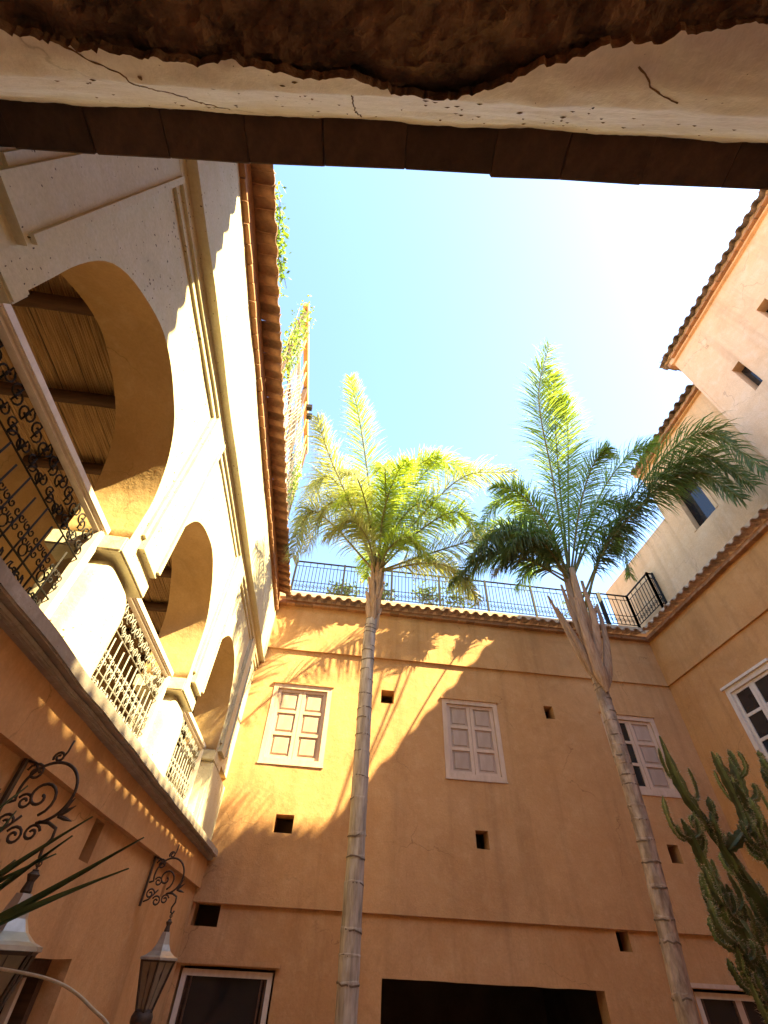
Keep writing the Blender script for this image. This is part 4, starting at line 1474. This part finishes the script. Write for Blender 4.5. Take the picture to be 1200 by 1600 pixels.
# ------------------------------------------------------------------ LANTERNS AND BRACKETS
def bracket(y, label):
    """scrolled iron arm fixed to the wall, reaching into the courtyard"""
    x0 = -1.955
    t = thing('lantern_bracket', label, 'bracket', (x0, y, 0.6), 'scrolled iron lantern brackets on the left wall')
    def P(q):
        return (x0 + 0.03 + q[0], y, q[1])
    def curve(name, pts, r, n=6):
        mb = MB()
        mb.tube([P(p) for p in pts], r, n, up=(0, 1, 0))
        mb.build(name, M['rust'], t, P(pts[0]), smooth=True)
    mb = MB()
    mb.box((x0, y - 0.018, 0.42), (x0 + 0.02, y + 0.018, 0.90))
    mb.build('wall_bar', M['rust'], t, (x0, y, 0.36))
    cx, cz, r = 0.20, 0.70, 0.165
    ring = [(cx + r * math.cos(a), cz + r * math.sin(a)) for a in [math.radians(200 - 8.5 * k) for k in range(34)]]
    curve('ring', [(0.0, 0.63), (0.02, 0.635)] + ring, 0.0095)
    inner = [(cx - 0.02 + p[0], cz - 0.03 + p[1]) for p in spiral(1.35, 0.012, 0.10, 22, 1.0, -1)]
    curve('inner_scroll', inner, 0.009)
    for q, (ox, oz, rr_, a0, cw) in enumerate(((0.075, 0.80, 0.055, 0.5, 1), (0.05, 0.53, 0.05, 2.5, -1), (0.14, 0.47, 0.05, 0.2, 1), (0.23, 0.49, 0.045, 2.8, -1), (0.17, 0.895, 0.035, 1.2, 1), (0.10, 0.64, 0.045, 0.2, 1))):
        curve('scroll', [(ox + p[0], oz + p[1]) for p in spiral(1.4, 0.010, rr_, 18, a0, cw)], 0.008)
    curve('link_bar', [(0.0, 0.86), (0.05, 0.85), (0.10, 0.80)], 0.008)
    curve('link_bar', [(0.0, 0.46), (0.05, 0.48), (0.13, 0.57)], 0.008)
    curve('leaf_tip', [(0.18, 0.86), (0.205, 0.93), (0.21, 1.0)], 0.007)
    for dx, dz in ((0.09, -0.02), (0.075, 0.06), (0.05, 0.10)):
        mb = MB()
        a = Vector(P((0.335, 0.58)))
        e = Vector(P((0.335 + dx, 0.58 + dz)))
        mb.tube([a, a.lerp(e, 0.5), e], [0.010, 0.012, 0.002], 5)
        mb.build('leaf_tip', M['rust'], t, a)
    curve('hook', [(0.24, 0.545), (0.30, 0.545), (0.355, 0.52), (0.36, 0.47), (0.335, 0.425), (0.34, 0.385), (0.362, 0.375), (0.375, 0.40)], 0.0095)
    return x0 + 0.03 + 0.355, y, 0.375

def lantern(c, label):
    x, y, ztop = c
    t = thing('lantern', label, 'lantern', (x, y, ztop - 0.75), 'hanging tin lanterns on the left wall')
    def ring_pts(r, z, n=4, rot=math.pi / 4):
        return [Vector((x + r * math.cos(rot + 2 * math.pi * k / n), y + r * math.sin(rot + 2 * math.pi * k / n), z)) for k in range(n)]
    mb = MB()
    mb.tube([(x, y, ztop), (x, y, ztop - 0.05)], 0.006, 5)
    for k in range(2):
        mb.tube([(x + 0.014 * math.cos(a), y + (0.014 * math.sin(a) if k else 0), ztop - 0.02 - 0.03 * k + (0 if k else 0.014 * math.sin(a))) for a in [i * math.pi / 4 for i in range(9)]], 0.004, 4)
    mb.build('hanging_ring', M['rust'], t, (x, y, ztop))
    n = 6
    z = ztop - 0.05
    mb = MB()
    mb.lathe([(0.022, z - 0.11), (0.030, z - 0.09), (0.020, z - 0.05), (0.034, z - 0.02), (0.012, z)], (x, y, 0), 8)
    mb.build('crown', M['rust'], t, (x, y, z))
    # flared roof
    mb = MB()
    prof_ = [(0.042, z - 0.10), (0.055, z - 0.14), (0.075, z - 0.20), (0.11, z - 0.25), (0.165, z - 0.285), (0.215, z - 0.30), (0.218, z - 0.318), (0.18, z - 0.322)]
    vs, fs = [], []
    for r, zz in prof_:
        vs += ring_pts(r, zz, n)
    for i in range(len(prof_) - 1):
        for k in range(n):
            a, b = i * n + k, i * n + (k + 1) % n
            fs.append((a, a + n, b + n, b))
    mb.add(vs, fs)
    mb.build('lantern_roof', M['tin'], t, (x, y, z - 0.3))
    zt, zb, rt_, rb = z - 0.322, z - 0.68, 0.19, 0.085
    top, bot = ring_pts(rt_, zt, n), ring_pts(rb, zb, n)
    for k in range(n):
        mb = MB()
        mb.tube([top[k], bot[k]], 0.011, 5)
        mb.build('frame_bar', M['rust'], t, top[k])
        a, b, c_, d = top[k].lerp(Vector((x, y, zt)), 0.06), top[(k + 1) % n].lerp(Vector((x, y, zt)), 0.06), bot[(k + 1) % n].lerp(Vector((x, y, zb)), 0.06), bot[k].lerp(Vector((x, y, zb)), 0.06)
        mb = MB()
        mb.add([a, b, c_, d], [(0, 1, 2, 3)])
        mb.build('pane', M['lglass'], t, a)
        # pierced metal fret in the middle of each side
        mb = MB()
        m0, m1 = a.lerp(b, 0.5), d.lerp(c_, 0.5)
        mb.tube([m0.lerp(m1, 0.0), m0.lerp(m1, 0.18), m0.lerp(m1, 0.30), m0.lerp(m1, 0.42), m0.lerp(m1, 1.0)], [0.006, 0.008, 0.022, 0.008, 0.006], 5, flat=0.4)
        mb.build('fret', M['rust'], t, m0)
    for pts, r in ((top, 0.013), (bot, 0.013)):
        mb = MB()
        mb.tube(pts + [pts[0]], r, 5)
        mb.build('frame_ring', M['rust'], t, pts[0])
    mb = MB()
    mb.lathe([(0.02, zb - 0.24), (0.035, zb - 0.20), (0.045, zb - 0.16), (0.075, zb - 0.13), (0.105, zb - 0.075), (0.105, zb - 0.04), (0.085, zb)], (x, y, 0), 14)
    mb.build('base_knop', M['rust'], t, (x, y, zb), smooth=True)

c = bracket(6.98, 'smaller scrolled iron bracket farther along the left wall, near the corner window')
lantern(c, 'tin lantern hanging near the corner window, fully in view at the bottom left')
c = bracket(3.40, 'large scrolled iron bracket at the left picture edge, above the sword-leaved plant')
lantern(c, 'tin lantern partly hidden behind sword-shaped leaves at the left picture edge')

# ------------------------------------------------------------------ SWORD-LEAVED PLANT
yu = thing('sword_leaf_plant', 'spiky plant with long dark sword-shaped leaves, at the bottom left in front of a lantern', 'plant', (-1.45, 2.05, -0.35))
rr = random.Random(11)
base = Vector((-1.42, 2.05, -0.22))
TIPS = [(-0.62, 2.0, 0.33), (-0.64, 2.02, 0.245), (-0.86, 2.0, 0.32), (-0.80, 1.95, 0.37), (-1.03, 2.05, 0.25), (-0.93, 2.1, 0.28), (-1.12, 1.9, 0.42), (-1.2, 2.2, 0.5), (-1.0, 1.75, 0.22), (-1.5, 2.0, 0.55),
        (-1.7, 1.8, 0.4), (-1.85, 2.1, 0.2), (-1.3, 2.4, 0.45), (-1.25, 1.7, 0.35), (-1.6, 2.3, 0.5), (-0.98, 2.15, 0.12)]
for k, tp in enumerate(TIPS):
    tp = Vector(tp)
    a = base + Vector((rr.uniform(-.06, .06), rr.uniform(-.06, .06), rr.uniform(-.05, .05)))
    d = tp - a
    L = d.length
    d.normalize()
    sd = d.cross(Vector((0.1, -1, 0.25))).normalized()
    nn = sd.cross(d)
    mb = MB()
    vs, fs = [], []
    K = 9
    for i in range(K + 1):
        t = i / K
        w = 0.011 * (0.75 + 0.9 * t * (1 - t) * 2) * (1 - t ** 4) + 0.001
        p = a + d * L * t + nn * 0.05 * math.sin(t * math.pi) * (1 if k % 2 else -1) - Vector((0, 0, 0.03 * t * t))
        vs += [p + sd * w + nn * w * 0.35, p - nn * 0.004, p - sd * w + nn * w * 0.35, p - nn * 0.009]
    for i in range(K):
        b = 4 * i
        for q in range(4):
            fs.append((b + q, b + (q + 1) % 4, b + 4 + (q + 1) % 4, b + 4 + q))
    mb.add(vs, fs)
    mb.build('leaf', M['spike'], yu, a, smooth=False)
mb = MB()
mb.tube([(-1.45, 2.05, -2.2), (-1.44, 2.06, -1.2), (-1.43, 2.05, -0.2)], [0.08, 0.07, 0.06], 10)
mb.build('stem', M['trunk'], yu, (-1.45, 2.05, -2.2))
mb = MB()
pts = catmull([(-1.25, 2.0, -0.10), (-1.05, 2.0, -0.03), (-0.89, 2.0, -0.035), (-0.72, 2.0, -0.055), (-0.60, 2.0, -0.10), (-0.50, 2.0, -0.17), (-0.38, 1.98, -0.40)], 42)
mb.tube(pts, [0.0042] * len(pts), 6)
hs = mb.build('arching_stem', M['cane'], None, pts[0], smooth=True)
hs['label'] = 'thin pale dry stem arching over at the bottom left below the sword leaves'
hs['category'] = 'stem'

# ------------------------------------------------------------------ CACTUS
ca = thing('cactus', 'tall branching green columnar cactus at the lower right, in front of the plain building', 'cactus', (1.95, 2.3, -2.2))
rr = random.Random(21)
def cactus_stem(path, r, nm='stem', mat='cactus'):
    path = catmull(path, 40 if nm == 'stem' else 22)
    n = len(path)
    mb = MB()
    rad = []
    L = sum((path[i + 1] - path[i]).length for i in range(n - 1))
    for i in range(n):
        t = i / (n - 1)
        k = 1 + 0.12 * math.sin(t * 21 + path[0].x * 40)
        rad.append(r * k * (0.6 if i == 0 else 1) * (1 if t < 0.88 else max(0.2, ((1 - t) / 0.12) ** 0.6)))
    mb.tube(path, rad, 8, True, up=(0.3, 1, 0.1))
    for i in range(n):
        c_ = path[i]
        for k in range(0, 8):
            v = Vector(mb.v[i * 8 + k])
            f = (1.48 if (i + k // 2) % 2 else 1.15) if k % 2 == 0 else 0.60
            mb.v[i * 8 + k] = tuple(c_ + (v - c_) * f)
    st = mb.build(nm, M[mat], ca, path[0])
    sp = MB()
    for i in range(1, n):
        for k in (0, 2, 4, 6):
            v = Vector(mb.v[i * 8 + k]) + path[0]
            d = (v - path[i]).normalized()
            for q in range(2):
                e = (d + Vector((rr.uniform(-1, 1), rr.uniform(-1, 1), rr.uniform(-0.6, 1.0))) * 0.7).normalized() * rr.uniform(0.008, 0.017)
                w = e.cross(Vector((rr.uniform(-1, 1), rr.uniform(-1, 1), rr.uniform(-1, 1)))).normalized() * 0.0011
                sp.add([v + w, v - w, v + e], [(0, 1, 2)])
    sp.build('spines', M['cane'], st, path[0])['kind'] = 'stuff'
    return st
def mb_v(o, i):
    return o.data.vertices[i].co
MAIN = [
    [(1.93, 2.3, -2.2), (1.95, 2.3, -0.9), (1.93, 2.3, 0.05), (1.91, 2.3, 0.24), (1.82, 2.3, 0.50), (1.72, 2.28, 0.70), (1.69, 2.26, 0.95)],
    [(1.80, 2.2, -2.2), (1.78, 2.2, -0.9), (1.72, 2.22, 0.1), (1.68, 2.25, 0.26), (1.655, 2.25, 0.48), (1.63, 2.25, 0.58)],
    [(2.10, 2.35, -2.2), (2.10, 2.35, -0.6), (2.07, 2.35, 0.30), (2.03, 2.3, 0.58), (2.06, 2.3, 0.76), (2.07, 2.3, 0.89)],
    [(2.25, 2.4, -2.2), (2.25, 2.4, -0.5), (2.22, 2.35, 0.45), (2.22, 2.3, 0.70), (2.25, 2.3, 0.90)],
    [(2.00, 2.15, -2.2), (1.98, 2.15, -0.8), (1.95, 2.2, 0.0), (1.96, 2.2, 0.35), (1.93, 2.2, 0.62)],
    [(1.70, 2.15, -2.2), (1.71, 2.15, -0.9), (1.70, 2.2, -0.15), (1.66, 2.2, 0.08), (1.62, 2.2, 0.20)],
    [(1.85, 2.4, -2.2), (1.85, 2.4, -0.8), (1.80, 2.4, 0.0), (1.78, 2.4, 0.22), (1.75, 2.38, 0.42)],
    [(1.76, 2.3, -2.2), (1.78, 2.3, -0.9), (1.76, 2.3, -0.05), (1.74, 2.3, 0.20), (1.70, 2.28, 0.42)],
    [(2.38, 2.3, -2.2), (2.36, 2.3, -0.6), (2.30, 2.3, 0.3), (2.30, 2.3, 0.55), (2.33, 2.3, 0.78)],
    [(2.00, 2.45, -2.2), (2.00, 2.45, -0.8), (1.98, 2.42, 0.1), (1.94, 2.4, 0.35), (1.90, 2.4, 0.52)],
    [(1.86, 2.1, -2.2), (1.86, 2.1, -0.9), (1.83, 2.1, -0.15), (1.81, 2.1, 0.02), (1.80, 2.1, 0.16)],
    [(1.75, 2.05, -2.2), (1.76, 2.05, -1.0), (1.72, 2.05, -0.3), (1.69, 2.05, -0.12), (1.68, 2.05, 0.02)],
    [(2.15, 2.1, -2.2), (2.15, 2.1, -0.9), (2.12, 2.15, -0.1), (2.08, 2.15, 0.12), (2.08, 2.15, 0.30)],
]
for m in MAIN:
    m = [(x + 0.01, y, z - 0.03) for x, y, z in m]
    cactus_stem(m, 0.0185)
    bp = catmull(m, 60)
    bp = [p for p in bp if p.z > -0.35]
    for k in range(15):
        p = bp[min(len(bp) - 1, int(len(bp) * (0.15 + 0.72 * rr.random())))]
        a = rr.uniform(0, 2 * math.pi)
        o = Vector((math.cos(a), math.sin(a) * 0.8, 0)) * rr.uniform(0.025, 0.075)
        h = rr.uniform(0.05, 0.17)
        young = rr.random() < 0.28
        cactus_stem([p, p + o * 0.8 + Vector((0, 0, h * (0.0 if young else 0.2))), p + o * 1.1 + Vector((0, 0, h * 0.5)), p + o * rr.uniform(0.9, 1.3) + Vector((0, 0, h))],
                    rr.uniform(0.006, 0.009) if young else rr.uniform(0.008, 0.013), 'branch', 'cactusnew' if young else 'cactus')
cactus_stem([(1.84, 2.28, 0.45), (1.90, 2.25, 0.50), (1.955, 2.25, 0.56), (1.96, 2.25, 0.72), (1.95, 2.25, 0.86)], 0.017, 'branch')
cactus_stem([(1.88, 2.26, 0.49), (1.95, 2.24, 0.52), (2.0, 2.24, 0.60), (1.99, 2.24, 0.72)], 0.015, 'branch')

# ------------------------------------------------------------------ lift everything so that the courtyard ground is at z = 0
for o in list(sc.objects):
    if o.parent is None:
        o.location.z += EYE
